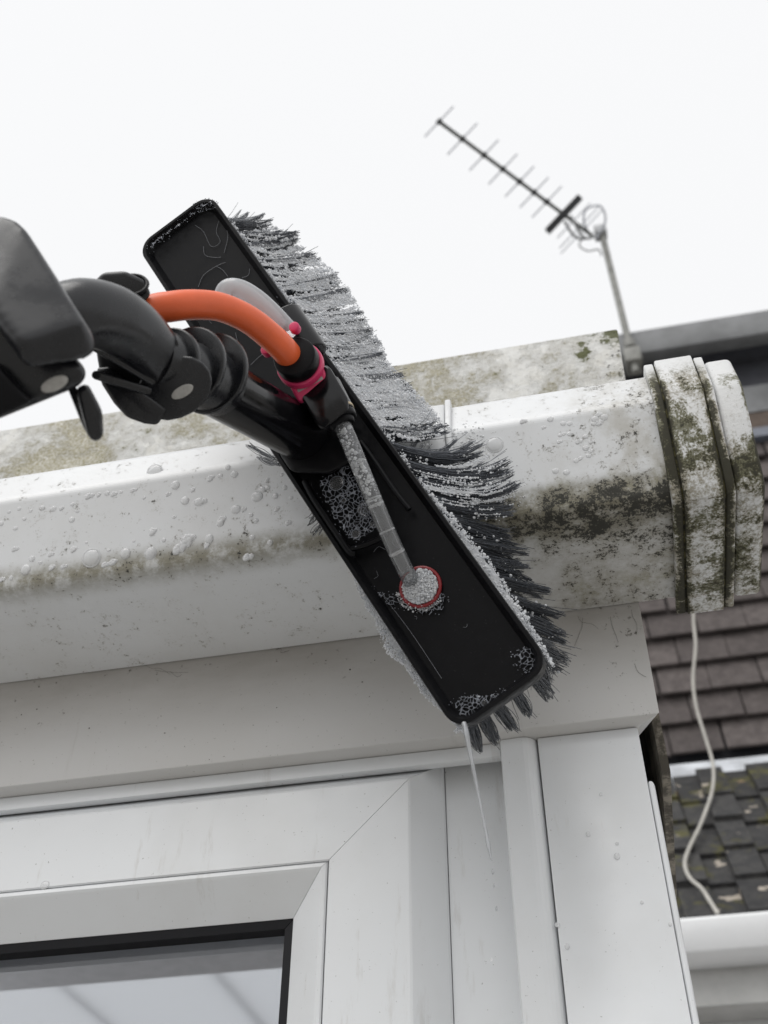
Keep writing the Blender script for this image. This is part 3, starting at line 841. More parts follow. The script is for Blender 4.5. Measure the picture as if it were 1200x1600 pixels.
# foam among the bristles
fb = Bubbles()
def gv(k): return Vector((random.gauss(0, k), random.gauss(0, k), random.gauss(0, k)))
FOAMD = [(0, 60), (.06, 120), (.12, 220), (.2, 300), (.5, 330), (.535, 200), (.56, 120), (.60, 160), (.635, 240), (.665, 140), (.70, 60), (1, 30)]
for i in range(len(outer)-1):
    t0_, ra, ta, c0_, f0_ = outer[i]; t1_, rb2, tb, c1_, f1_ = outer[i+1]
    for k in range(int(lerp_tab(FOAMD, (t0_+t1_)/2)[0])):
        f = random.random(); q = random.random()
        q = 0.05+0.95*q**(0.7 if t0_ < 0.5 else 0.9)
        # leave some of the hairs between tufts bare
        if mnoise.noise(Vector((t0_*60+f*2.2, q*3.0, 3.1))) < (-0.20 if 0.1 < t0_ < .53 else 0.12) and random.random() < 0.92: continue
        root = ra*(1-f)+rb2*f; tip = ta*(1-f)+tb*f; cu = c0_*(1-f)+c1_*f
        p = root*(1-q)+tip*q + (AN*0.010-AU*cu*1.2)*(math.sin(math.pi*q)*0.5)
        p = p - CF*(0.0030+random.uniform(-0.003, 0.003)) + gv(0.0009)
        r_ = 0.00032+0.00085*random.random()**3.2
        fb.add(p, r_, ICO1 if r_ < 0.0007 else ICO2)
# lather: a skin of merged bubbles lying over the outer bristles, torn where hairs show through
TT = [o_[0] for o_ in outer]
def skin_point(t, q):
    k = 0
    while k < len(TT)-2 and TT[k+1] < t: k += 1
    f = min(1, max(0, (t-TT[k])/(TT[k+1]-TT[k])))
    root = outer[k][1]*(1-f)+outer[k+1][1]*f; tip = outer[k][2]*(1-f)+outer[k+1][2]*f; cu = outer[k][3]*(1-f)+outer[k+1][3]*f
    ridge = math.cos(2*math.pi*(t-TT[0])/(TT[1]-TT[0]))
    p = root*(1-q)+tip*q + (AN*0.010-AU*cu*1.2)*(math.sin(math.pi*q)*0.5)
    p = p - CF*(0.0080+0.0010*ridge*q)
    return p - CF*(mnoise.noise(p*110)*0.0014), ridge
def holes(t, q, ridge):
    return 0.8*mnoise.noise(Vector((t*110, q*1.5, 3.1))) + 0.55*mnoise.noise(Vector((t*420, q*3.0, 9))) + 0.3*mnoise.noise(Vector((t*90, q*11, 5))) + 0.07*ridge
def cover_top(t, q): return lerp_tab([(0, .45), (.08, .12), (.14, -.08), (.2, -.20), (.3, -.30), (.45, -.40), (.51, -.36), (.545, .2)], t)[0] - 0.26*q + 0.13
def cover_low(t, q): return 0.40 - 0.33*math.sin(math.pi*min(1, q))*(1 if t < .67 else .4) + 0.16*math.sin(t*900+q*5)
def lather_skin(ta, tb, q0, q1, cover, nt_, nq, name, nb):
    V, F, keep = [], [], []
    for i in range(nt_+1):
        t = ta+(tb-ta)*i/nt_
        edge = 0.15*mnoise.noise(Vector((t*48, 4, 2)))+0.07*mnoise.noise(Vector((t*260, 1, 2)))-0.05
        for j in range(nq+1):
            q = q0+(q1+edge-q0)*j/nq
            p, ridge = skin_point(t, q)
            endf = 1-max(0, (j/nq-0.86)/0.14)**2
            V.append(tuple(p + CF*(1-endf)*0.003))
            keep.append(holes(t, q, ridge) > cover(t, q))
    w_ = nq+1
    for i in range(nt_):
        for j in range(nq):
            a_ = i*w_+j
            if keep[a_] and keep[a_+1] and keep[a_+w_] and keep[a_+w_+1]:
                F.append((a_, a_+1, a_+w_+1, a_+w_))
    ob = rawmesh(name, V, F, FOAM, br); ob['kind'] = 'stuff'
    grid = {}
    for k in range(nb):
        t = random.uniform(ta, tb); q = random.uniform(q0, q1+0.02)
        p, ridge = skin_point(t, q)
        if holes(t, q, ridge) < cover(t, q) + 0.0: continue
        r_ = (0.00045+0.00120*random.random()**2.0)*(1.0 if ta < 0.5 else 0.62)
        x, y = proj(p); rp = r_*FPX/p.dot(CF)
        c_ = (int(x//5), int(y//5)); ok = True
        for dx in (-1, 0, 1):
            for dy in (-1, 0, 1):
                for (ox, oy, orr) in grid.get((c_[0]+dx, c_[1]+dy), ()):
                    if (ox-x)**2+(oy-y)**2 < (0.80*(orr+rp))**2: ok = False
        if not ok: continue
        grid.setdefault(c_, []).append((x, y, rp))
        fb.add(p - CF*r_*0.45 + UPW*r_*0.2, r_, ICO2)
lather_skin(0.05, 0.545, 0.02, 1.03, cover_top, 420, 90, "lather", 60000)
lather_skin(0.585, 0.70, 0.10, 0.97, cover_low, 110, 80, "lather", 9000)
# froth along the right-hand rim, a film under the left rim and along the lower end
for i in range(2600):
    t = random.uniform(0.05, 0.995)
    if t < 0.68 and (random.random() < 0.55 or mnoise.noise(Vector((t*40, 0, 0))) < 0): continue
    wide = 0.003 if t < 0.68 else 0.011*math.sin((t-0.65)/0.35*math.pi)
    n_ = random.uniform(0.010, 0.019)+wide*random.random()*1.2
    r_ = 0.00035+0.0008*random.random()**2.5
    fb.add(L2W((t-0.5)*BL_, HW+random.uniform(-0.0006, 0.0010)+wide*random.random()*0.6, n_), r_, ICO1 if r_ < 0.0007 else ICO2)
for i in range(3600):
    t = random.uniform(0.69, 1.0)
    wide = 0.013*math.sin((t-0.675)/0.33*math.pi)*(0.8+0.35*mnoise.noise(Vector((t*22, 1, 0))))
    fb.add(L2W((t-0.5)*BL_*0.985, -HW+0.002-wide*random.random(), random.uniform(0.014, 0.030)), 0.0003+0.0006*random.random()**2, ICO1)
for i in range(700):
    s_ = random.random()
    px, py = 712+130*s_, 1138-92*s_
    fb.add(pl(px+random.uniform(-3, 5), py+random.uniform(0, 9), -random.uniform(0.010, 0.024)), random.uniform(0.0003, 0.0008), ICO1)
# smooth lather clinging below the rim on both sides of the lower end
for (sgn, ta_, tb_, wmax) in ((-1, 0.685, 1.0, 0.0075), (1, 0.69, 0.975, 0.0060), (1, 0.07, 0.70, 0.0020)):
    P_, R_ = [], []
    for k in range(46):
        f = k/45; t = ta_+(tb_-ta_)*f
        wv = math.sin(math.pi*min(1, f*0.93+0.03))**0.8*(1+0.30*mnoise.noise(Vector((f*9, sgn*3, 0)))+0.15*mnoise.noise(Vector((f*30, sgn, 5))))
        P_.append(L2W((t-0.5)*BL_*0.985, sgn*(HW-0.0035+wmax*wv*0.35), 0.021+0.004*wv)); R_.append(max(0.0008, wmax*wv))
    v, f = tube_data(P_, R_, 14, 2, True)
    V2 = []
    for q in v:
        q = Vector(q); d = mnoise.noise(q*220)*0.0012+mnoise.noise(q*700)*0.0004
        V2.append(tuple(q + (AE*sgn-AN*0.5).normalized()*d))
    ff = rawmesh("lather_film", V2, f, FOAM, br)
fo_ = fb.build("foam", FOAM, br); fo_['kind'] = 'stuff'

# bubble cells lying on the plate: thin rings with a film dome
def in_poly(x, y, P):
    c = False; j = len(P)-1
    for i in range(len(P)):
        if (P[i][1] > y) != (P[j][1] > y) and x < (P[j][0]-P[i][0])*(y-P[i][1])/(P[j][1]-P[i][1])+P[i][0]: c = not c
        j = i
    return c
def pack(poly, rmin, rmax, tries, big=()):
    pts = list(big)
    xs, ys = [p[0] for p in poly], [p[1] for p in poly]
    for k in range(tries):
        x, y = random.uniform(min(xs), max(xs)), random.uniform(min(ys), max(ys))
        if not in_poly(x, y, poly): continue
        r_ = rmin + (rmax-rmin)*random.random()**1.8
        rm = min([math.hypot(x-a, y-b)-c for a, b, c in pts if abs(x-a) < 40 and abs(y-b) < 40] + [99])
        if rm < rmin*0.9: continue
        pts.append((x, y, min(r_, rm*1.02)))
    return pts
rings, domes = Bubbles(), Bubbles()
netV, netF = [], []
def seg_dist(x, y, a, b):
    dx, dy = b[0]-a[0], b[1]-a[1]
    t = max(0, min(1, ((x-a[0])*dx+(y-a[1])*dy)/(dx*dx+dy*dy)))
    return math.hypot(x-a[0]-t*dx, y-a[1]-t*dy)
def cells(poly, cell, off, big=(), thr=0.13, step=0.5, fade=0.0):
    """film walls between bubbles: a raised network of narrow faces, cell = bubble size in photo pixels"""
    xs, ys = [p[0] for p in poly], [p[1] for p in poly]
    nx, ny = int((max(xs)-min(xs))/step)+1, int((max(ys)-min(ys))/step)+1
    idx = {}
    for (bx, by, br_) in big:
        c = pl(bx, by, off+0.0008); rings.ring(c, AN, br_*c.dot(CF)/FPX, 0.00030, 24, 5); domes.add(c, br_*c.dot(CF)/FPX, ICO2, (AN, 0.5))
    for k_ in range(int(140*thr/0.13)):
        x, y = random.uniform(min(xs)-5, max(xs)+5), random.uniform(min(ys)-5, max(ys)+5)
        if min(seg_dist(x, y, poly[m-1], poly[m]) for m in range(len(poly))) < 4.5:
            rings.add(pl(x, y, off), random.uniform(0.00018, 0.00045), ICO1)
    val = {}
    for i in range(nx+1):
        for j in range(ny+1):
            x, y = min(xs)+i*step, min(ys)+j*step
            if not in_poly(x, y, poly): continue
            ed_ = min(seg_dist(x, y, poly[k_-1], poly[k_]) for k_ in range(len(poly)))
            if ed_ < 5.0*(0.55+mnoise.noise(Vector((x/9, y/9, 1.3)))): continue
            if any((x-bx)**2+(y-by)**2 < br_*br_ for bx, by, br_ in big): continue
            q = Vector((x, y, 3.7))/cell
            sz = 1.0+0.45*mnoise.noise(Vector((x/38, y/38, off*100)))
            q = q*1.0 + Vector((mnoise.noise(q*0.35), mnoise.noise(q*0.35+Vector((9, 2, 4))), 0))*0.9
            dd, pp = mnoise.voronoi(q)
            val[(i, j)] = (dd[1]-dd[0], x, y)
    for (i, j), (d, x, y) in val.items():
        ks = [(i, j), (i+1, j), (i+1, j+1), (i, j+1)]
        if not all(k in val for k in ks): continue
        if sum(val[k][0] for k in ks)/4 > thr: continue
        f = []
        for k in ks:
            if k not in idx:
                idx[k] = len(netV)
                dk, xk, yk = val[k]
                netV.append(tuple(pl(xk, yk, off + 0.0014*max(0, 1-dk/(thr*1.4)))))
            f.append(idx[k])
        netF.append(tuple(f))
SOCK = [(494, 752), (545, 722), (562, 752), (588, 812), (586, 832), (556, 850), (538, 838), (510, 790)]
cells(SOCK, 6.0, 0.0030, ((526, 755, 12), (556, 834, 7), (584, 818, 7), (537, 782, 4)))
cells([(580, 916), (600, 926), (628, 934), (648, 952), (672, 946), (690, 925), (700, 930), (694, 952), (672, 964), (650, 958), (622, 950), (604, 944), (590, 934)], 7.0, -0.0052, thr=0.10)
cells([(706, 1102), (716, 1088), (740, 1084), (776, 1082), (806, 1068), (824, 1052), (832, 1056), (806, 1080), (776, 1094), (752, 1106), (742, 1124), (722, 1126)], 6.2, -0.0040, ((757, 1098, 5),), thr=0.14)
cells([(800, 1022), (832, 1004), (844, 1024), (836, 1046), (820, 1052), (806, 1038)], 7.0, -0.0045, thr=0.11)
cells([(474, 752), (486, 758), (498, 782), (518, 818), (546, 856), (540, 862), (516, 838), (494, 800)], 5.5, -0.003)
cells([(430, 452), (438, 448), (452, 476), (460, 500), (456, 504), (442, 482)], 5.0, -0.003)
cells([(305, 318), (335, 312), (340, 320), (312, 328)], 7.0, -0.0005)
cells([(228, 390), (236, 378), (320, 316), (322, 322), (244, 384), (234, 398)], 4.5, -0.0003, thr=0.10)
nw = rawmesh("bubble_cells", netV, netF, CELLS, br); nw['kind'] = 'stuff'
rg = rings.build("bubble_rims", CELLS, br); rg['kind'] = 'stuff'
dm = domes.build("bubble_domes", FILM, br); dm['kind'] = 'stuff'
# single bubble beside the outlet tube
sb = Bubbles(); c = pl(570, 796, 0.008); sb.add(c, 12.5*c.dot(CF)/FPX, ico(3)); sb.build("soap_bubble", FILM, br)

# socket moulding round the foam pocket: raised walls
def wall_px(name, P, r_, off, mat, parent):
    return tube(name, [pl(x, y, off) for x, y in P], r_, mat, parent, 8, 4)
wall_px("pocket_wall", [(476, 752), (492, 782), (520, 824), (546, 862), (556, 866)], 0.0022, 0.001, PLAST, br)
wall_px("pocket_wall", [(548, 858), (575, 850), (600, 838), (604, 826)], 0.0020, 0.001, PLAST, br)
wall_px("pocket_wall", [(563, 690), (586, 722), (616, 766), (640, 796)], 0.0017, 0.001, PLAST, br)

# angled tube into the plate
S0, S1 = pd(318, 592, 0.615), pl(478, 682, 0.006)
AT = (S1-S0).normalized()
rs = 46*0.66/FPX
tube("angle_tube", [S0, S0*0.5+S1*0.5, S1], [rs, rs*1.0, rs*1.02], GLOSS, br, 32, 4)
hull("tube_socket", [pl(x, y, o_) for (x, y) in ((434, 706), (500, 648), (556, 686), (572, 712), (512, 742), (456, 738)) for o_ in (-0.004, 0.011)], PLAST, br, 0.004, 4)

# knuckle joint: two cheeks, rib rings, screw
JD = 0.585
def disc_pts(cx_, cy_, rx, ry, d0, d1, n=18, rot=0):
    P = []
    for d in (d0, d1):
        for k in range(n):
            g_ = 2*math.pi*k/n
            x, y = rx*math.cos(g_), ry*math.sin(g_)
            P.append(pd(cx_+x*math.cos(rot)-y*math.sin(rot), cy_+x*math.sin(rot)+y*math.cos(rot), d))
    return P
kn = hull("knuckle_joint", disc_pts(272, 606, 62, 48, JD-0.012, JD-0.001, rot=-0.45), GREY, br, 0.0015)
hull("knuckle_core", disc_pts(268, 598, 50, 44, JD-0.001, JD+0.030), GREY, kn, 0.0015)
hull("screw", disc_pts(285, 612, 19, 9, JD-0.0135, JD-0.009, rot=-0.5), SCREW, kn, 0.0004)
hull("far_cheek", disc_pts(262, 588, 60, 48, JD+0.031, JD+0.042, rot=-0.45), GREY, kn, 0.0015)
# collar with flanges over the top of the tube
for k, (cx_, cy_, r_) in enumerate(((262, 570, 60), (296, 574, 66), (330, 584, 66))):
    d = 0.585+0.017*k
    c = pd(cx_, cy_, d)
    cyl("collar_flange", c-AT*0.0022, c+AT*0.0022, r_*d/FPX, r_*d/FPX, GREY, br, 32, 0.0012)
tube("collar", [pd(240, 560, 0.58), pd(290, 580, 0.597), pd(342, 600, 0.625)], [50*0.58/FPX, 49*0.597/FPX, 51*0.625/FPX], GREY, br, 28, 3)
# lug ribs under the elbow
hull("lug", [pd(x, y, d) for (x, y) in ((150, 575), (160, 602), (178, 630), (198, 652), (226, 662), (246, 664), (262, 640), (225, 618), (190, 600), (172, 572)) for d in (0.572, 0.584)], GREY, br, 0.002)
hull("lug", [pd(x, y, d) for (x, y) in ((160, 600), (190, 640), (215, 655), (240, 650), (240, 600), (190, 580)) for d in (0.592, 0.606)], GREY, br, 0.002)
def capsule(name, x0, y0, x1, y1, r_, d0, d1, da, db, mat, parent, bev=0.0015):
    P = []
    for (x, y, dd) in ((x0, y0, d0), (x1, y1, d1)):
        for k in range(10):
            g_ = 2*math.pi*k/10
            for e in (da, db): P.append(pd(x+r_*math.cos(g_), y+r_*math.sin(g_), dd+e))
    return hull(name, P, mat, parent, bev)
capsule("brace", 148, 541, 246, 600, 8, 0.556, 0.575, 0, 0.012, GREY, br)
capsule("brace", 268, 538, 240, 600, 11, 0.572, 0.574, 0, 0.012, GREY, br)
capsule("brace", 150, 586, 236, 612, 7, 0.560, 0.574, 0, 0.012, GREY, br)
hull("gusset", [pd(x, y, d) for (x, y) in ((150, 545), (158, 596), (198, 648), (246, 658), (275, 640), (262, 560), (200, 530)) for d in (0.575, 0.600)], PLAST, br, 0.003)
# elbow
tube_px("elbow", [(55, 545, 0.52, 52), (90, 505, 0.525, 55), (130, 490, 0.535, 55), (175, 498, 0.55, 53), (212, 522, 0.565, 49), (240, 556, 0.58, 46), (258, 590, 0.59, 42)], GREY, br, 32)
cap = hull("end_cap", disc_pts(190, 452, 47, 29, 0.575, 0.60, 8, rot=0.18), GREY, br, 0.002)
V, F = ring_data(pd(204, 446, 0.5745), CF+CU*-0.9, 26*0.575/FPX, 0.0011, 0, 28, 6)
rawmesh("cap_ring", V, F, PLAST, cap)
# clamp with lever, at the left edge and nearest the camera
lv = [pd(x, y, d) for (x, y, d) in ((-70, 326, 0.50), (-6, 334, 0.495), (10, 336, 0.493), (26, 343, 0.492), (40, 356, 0.489), (54, 380, 0.486), (88, 444, 0.475), (112, 488, 0.469), (132, 503, 0.466), (30, 536, 0.452), (-10, 470, 0.462), (-80, 400, 0.475),
                                   (150, 528, 0.474), (153, 548, 0.474), (146, 562, 0.474), (120, 568, 0.468), (46, 580, 0.458), (34, 568, 0.456), (-70, 420, 0.50), (60, 400, 0.52), (100, 470, 0.505))]
cl_ = hull("clamp_lever", lv, GREY, br, 0.0095, 8)
def soften(ob, vox, it):
    m1 = ob.modifiers.new("remesh", 'REMESH'); m1.mode = 'VOXEL'; m1.voxel_size = vox; m1.use_smooth_shade = True
    m2 = ob.modifiers.new("smooth", 'SMOOTH'); m2.factor = 0.5; m2.iterations = it
soften(cl_, 0.0018, 14)
cb = hull("clamp_body", [pd(x, y, d) for (x, y) in ((-90, 480), (-20, 475), (30, 545), (120, 560), (138, 580), (128, 602), (104, 612), (72, 627), (52, 629), (0, 648), (-90, 690)) for d in (0.472, 0.51)], GREY, br, 0.003)
soften(cb, 0.0018, 8)
hull("screw", disc_pts(85, 600, 23, 11, 0.4695, 0.474, rot=-0.42), SCREW, cb, 0.0004)
hull("clamp_foot", [pd(x, y, d) for (x, y) in ((-90, 600), (-10, 560), (20, 600), (52, 628), (0, 648), (-90, 690)) for d in (0.462, 0.476)], PLAST, cb, 0.003)
tg = hull("trigger", [pd(x, y, d) for (x, y) in ((118, 606), (137, 598), (150, 634), (160, 642), (162, 682), (150, 692), (136, 682)) for d in (0.480, 0.494)], GREY, br, 0.002)
soften(tg, 0.0010, 6)
hull("trigger_edge", [pd(x, y, d) for (x, y) in ((106, 608), (119, 604), (137, 650), (137, 680), (130, 668)) for d in (0.487, 0.499)], GREY, tg, 0.0015)
# the pole runs on out of the picture, down to the ground
tube("pole", [pd(20, 560, 0.50), pd(-60, 575, 0.48), Vector((-0.62, 0.02, -0.05)), Vector((-1.05, -0.35, GZ+0.02))], 0.016, GLOSS, br, 20, 1)

# hoses and connector
def plo(lst, name, mat, sides=20):
    return tube(name, [pl(x, y, o_) if o_ is not None else None for x, y, o_, r_ in lst], [r_*pl(x, y, o_).dot(CF)/FPX for x, y, o_, r_ in lst], mat, br, sides, 6)
oh = tube_px("water_hose", [(185, 520, 0.60, 24), (232, 487, 0.605, 24), (268, 479, 0.61, 24), (305, 476, 0.62, 23.5), (345, 480, 0.633, 22.5), (388, 499, 0.648, 22), (424, 527, 0.662, 22), (446, 549, 0.672, 21.5), (470, 580, 0.69, 21)], ORANGE, br, 28)
ch = tube_px("clear_hose", [(372, 500, 0.69, 15), (352, 470, 0.685, 17), (356, 452, 0.68, 16), (376, 454, 0.68, 17), (402, 470, 0.683, 17), (430, 496, 0.69, 17), (452, 520, 0.70, 17)], CLEAR, br, 24)
YO = 0.040
hull("hose_connector", [pl(x, y, o_) for (x, y) in ((458, 598), (472, 588), (508, 570), (516, 574), (544, 622), (545, 640), (505, 672), (494, 664)) for o_ in (0.020, 0.048)], GLOSS, br, 0.003, 3)
cyl("collar_upper", pl(446, 492, 0.040), pl(486, 556, 0.036), 27*0.70/FPX, 29*0.70/FPX, GLOSS, br, 28, 0.001)
c0, c1 = pd(459, 556, 0.672), pd(482, 590, 0.70)
ax = (c1-c0).normalized()
cyl("hose_collet", c0, c0+ax*0.010, 34*0.675/FPX, 35*0.68/FPX, PLAST, br, 32, 0.0012)
pk = cyl("clamp_ring", c0+ax*0.0102, c0+ax*0.0165, 37.5*0.68/FPX, 38*0.68/FPX, MAG, br, 32, 0.0012)
e1 = (pd(500, 560, .68)-pd(440, 592, .68)).normalized()
cc = c0+ax*0.0130
dn = (pd(480, 596, .68)-pd(459, 556, .68)).normalized()
hull("clip_lobe", [cc+e1*sx*0.0118+dn*q+ax*z for sx in (-1, 1) for q in (0.006, 0.0195) for z in (-.001, .005)], MAG, pk, 0.002)
for (x, y) in ((417, 549), (461, 513)):
    c = pd(x, y, 0.676)
    cyl("clip_ear", c-ax*0.003, c+ax*0.003, 8.5*.676/FPX, 8.5*.676/FPX, MAG, pk, 14, 0.001)
hull("mould_slot", [cc+e1*sx*0.0088+dn*q-ax*(0.0012) for sx in (-1, 1) for q in (0.0128, 0.0148)]+[cc+e1*sx*0.0088+dn*q+ax*0.001 for sx in (-1, 1) for q in (0.0128, 0.0148)], SCREW, pk, 0.0003)
q0, q1 = pl(505, 605, 0.036), pl(532, 656, 0.035)
qa = (q1-q0).normalized()
qr = 26*q1.dot(CF)/FPX
cyl("outlet_collar", q0, q1-qa*0.0030, qr*1.12, qr*1.06, GLOSS, br, 28, 0.0008)
cyl("brass_ring", q1-qa*0.0060, q1-qa*0.0040, qr*1.10, qr*1.10, BRASS, br, 28, 0.0003)
cyl("seal_ring", q1-qa*0.0025, q1+qa*0.0020, qr*1.08, qr*1.0, PLAST, br, 28, 0.0012)
cyl("outlet_nose", q1+qa*0.0020, q1+qa*0.0050, qr*0.82, qr*0.70, PLAST, br, 28, 0.0008)
ot = plo([(528, 650, 0.035, 14), (546, 690, 0.033, 14), (566, 738, 0.029, 14), (588, 790, 0.023, 13.5), (612, 846, 0.014, 13.5), (634, 892, 0.004, 13.5), (642, 906, -0.003, 13.5)], "outlet_tube", CLEAR2, 24)
def tub_at(s):
    tab = [(0, 528, 650, .035), (.17, 546, 690, .033), (.36, 566, 738, .029), (.56, 588, 790, .023), (.78, 612, 846, .014), (.96, 634, 892, .004), (1, 642, 906, -.003)]
    x, y, o_ = lerp_tab(tab, s); return pl(x, y, o_), (pl(*lerp_tab(tab, min(1, s+.03)))-pl(*lerp_tab(tab, max(0, s-.03)))).normalized()
tbb = Bubbles()
for s_, sq in ((0.30, .5), (0.52, .4), (0.555, .5), (0.715, .35), (0.85, .35)):
    p, d = tub_at(s_)
    tbb.ring(p, d, 11.5*p.dot(CF)/FPX, 0.0006, 20, 5)
for i in range(130):
    s_ = random.choice((random.uniform(0.02, 0.2), random.uniform(0.22, 0.55), random.uniform(0.25, 0.5))); p, d = tub_at(s_)
    o_ = Vector((random.gauss(0, 1), random.gauss(0, 1), random.gauss(0, 1))).normalized()*0.0046*random.random()**.3
    tbb.add(p+o_, 0.0004+0.0011*random.random()**2, ICO2)
tbo = tbb.build("tube_bubbles", FOAMW, ot); tbo['kind'] = 'stuff'
# red jet ring with a plug of foam
jc = pl(657, 917, -0.0045); jr = 32*jc.dot(CF)/FPX
V, F = ring_data(jc, AN, jr*0.98, 0.0013, 0, 36, 8)
jet = rawmesh("jet_ring", V, F, REDR, br)
jf = Bubbles()
jf.add(jc+AN*0.001, jr*0.93, ICO2, (AN, 0.35))
for i in range(1500):
    g_, q = random.uniform(0, 6.283), math.sqrt(random.random())*0.88
    if q*math.cos(g_)*1 + 0 > 0.55 and random.random() < .0: continue
    jf.add(jc + AU*(jr*q*math.cos(g_)) + AE*(jr*q*math.sin(g_)) - AN*(0.0026*math.sqrt(max(0, 1-q*q))+random.uniform(-0.0006, 0.0010)), 0.0003+0.0007*random.random()**2, ICO1)
for i in range(260):
    g_ = random.uniform(-0.4, 2.0); q = random.uniform(0.92, 1.28)
    jf.add(jc + AU*(jr*q*math.cos(g_)) - AE*(jr*q*math.sin(g_)) + AN*random.uniform(-0.0012, 0.0022), 0.00025+0.0005*random.random()**2, ICO1)
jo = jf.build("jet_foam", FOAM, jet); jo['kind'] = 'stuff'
# pale fibres stuck to the plate
FIB = plain("pale_fibre", (0.20, 0.21, 0.23), 0.4)
V, F = [], []
fibs = [[(305, 352), (318, 362), (330, 385), (344, 378), (338, 362), (342, 345)], [(318, 385), (320, 398), (332, 402), (345, 402)], [(310, 448), (318, 430), (338, 416), (352, 410)],
        [(338, 416), (348, 422), (356, 432)], [(390, 420), (388, 430), (378, 434)], [(345, 340), (352, 352), (356, 370), (350, 395)], [(368, 520), (372, 540), (370, 556)], [(392, 570), (402, 560), (412, 552)],
        [(228, 400), (240, 422), (262, 452)], [(596, 928), (640, 985), (690, 1060)], [(566, 905), (590, 930)]]
for P in fibs:
    v, f = tube_data([pl(x, y, -0.0055) for x, y in P], 0.00015, 4, 5, False, len(V)); V += v; F += f
for i in range(16):
    x, y = proj(L2W(random.uniform(-.48, .48)*BL_, random.uniform(-.8, .8)*HW))
    g_ = random.uniform(0, 6.28); q = random.uniform(4, 12)
    v, f = tube_data([pl(x, y, -0.0058), pl(x+q*math.cos(g_), y+q*math.sin(g_), -0.0055), pl(x+q*1.6*math.cos(g_+.6), y+q*1.6*math.sin(g_+.6), -0.0058)], 0.00011, 4, 4, False, len(V)); V += v; F += f
fi = rawmesh("stray_fibres", V, F, FIB, br); fi['kind'] = 'stuff'

# ------------------------------------------------------------------ water running off the brush
wd = tube("water_trickle", [pl(725, 1130, 0.0), pl(728, 1142, 0.002)] + [pl(728+40*f, 1142+203*f, 0.002+0.003*f) for f in (0.12, 0.3, 0.5, 0.68, 0.8, 0.88, 1.0)],
          [0.0016, 0.0017, 0.0014, 0.0011, 0.0009, 0.0009, 0.0010, 0.0013, 0.0003], WATER, None, 10, 5)
tag(wd, "thin trickle of soapy water falling from the lowest brush corner", "water")
for (x, y, r_) in ((770, 1362, 0.0007), (772, 1384, 0.0005), (776, 1420, 0.0006)):
    q = pl(x, y, 0.005); b_ = Bubbles(); b_.add(q, r_, ICO2, (CU, 2.4)); b_.build("droplet", WATER, wd)
c = pl(722, 1160, -0.008)
V, F = [], []
for v in ico(3)[0]:
    k = 1.0 if v.dot(CU) < 0 else 1.0+0.5*v.dot(CU)
    V.append(tuple(c + (CR*v.dot(CR)+CF*v.dot(CF))*0.0030*(1 if v.dot(CU) < 0.3 else 0.95) + CU*v.dot(CU)*0.0035*k))
tag(rawmesh("water_drop", V, F, WATER), "round water drop hanging under the lowest brush corner", "water drop")

# ------------------------------------------------------------------ soap blobs on the gutter
GN0 = Vector((0, 0.5612, 0.5474)); GN1 = Vector((0, 0.5368, 0.6088))
gd = (GN1-GN0).normalized(); gn = Vector((0, -gd.z, gd.y))
def gfront(px, py):
    d = ray(px, py); return d*(GN0.dot(gn)/d.dot(gn))
tn = Vector((0, -0.97, 0.25)).normalized(); TP = Vector((0, 0.5405, 0.632))
def gtop(px, py):
    d = ray(px, py); return d*(TP.dot(tn)/d.dot(tn))
def mat_suds():
    m = Mat("wet_suds", 0.10, 0.6)
    m.base((0.84, 0.85, 0.86))
    tr = m.n("BsdfTransparent"); mxs = m.n("MixShader"); mxs.inputs[0].default_value = 0.45
    m.l(m.b.outputs[0], mxs.inputs[1]); m.l(tr.outputs[0], mxs.inputs[2]); m.l(mxs.outputs[0], m.out.inputs[0])
    return m.m
SOAP = mat_suds()
def blob_mesh(kind):
    bb = Bubbles()
    n_ = gn
    if kind == 0: bb.add((0, 0, 0), 1, ICO2, (n_, 0.28))
    else:
        for i in range(7+kind*3):
            v = Vector((random.uniform(-1, 1), 0, 0)) + gd*random.uniform(-.8, .8)
            bb.add(v*0.62, random.uniform(0.25, 0.6), ICO2, (n_, 0.32))
    me = bpy.data.meshes.new("suds_blob"); me.from_pydata(bb.V, [], bb.F)
    for p in me.polygons: p.use_smooth = True
    me.materials.append(SOAP); return me
BM = [blob_mesh(k) for k in (0, 0, 1, 2)]
spots = [(14, 800, 4), (30, 795, 4), (48, 798, 4), (66, 794, 6), (83, 795, 6), (97, 794, 6), (113, 788, 4), (121, 799, 4), (38, 811, 4), (112, 812, 6), (24, 826, 5), (2, 818, 5), (24, 858, 7),
         (50, 873, 7), (40, 890, 10), (63, 879, 4), (80, 866, 6), (82, 886, 7), (116, 858, 7), (100, 885, 6), (17, 903, 5), (4, 905, 6), (140, 775, 8), (155, 773, 6), (167, 771, 5), (178, 772, 6), (189, 769, 4), (209, 766, 6),
         (225, 778, 4), (263, 772, 6), (274, 758, 9), (289, 782, 8), (302, 765, 6), (311, 784, 9), (318, 783, 7), (330, 747, 8), (344, 744, 5), (356, 730, 6), (366, 741, 7), (348, 812, 10), (344, 818, 8), (368, 796, 9), (381, 796, 6), (392, 805, 5), (402, 776, 10),
         (410, 765, 6), (418, 750, 6), (434, 795, 7), (445, 762, 5), (240, 830, 9), (272, 808, 4), (256, 844, 5), (196, 865, 11), (178, 878, 9), (235, 865, 11), (165, 882, 7), (280, 858, 13), (296, 842, 14), (290, 850, 12), (327, 842, 10), (324, 852, 8),
         (400, 814, 6), (394, 840, 6), (422, 848, 7), (451, 817, 6), (430, 775, 6), (418, 762, 5), (388, 870, 9), (170, 860, 4), (209, 846, 3), (135, 848, 3), (452, 740, 4), (466, 752, 4), (455, 778, 4), (440, 742, 4)]
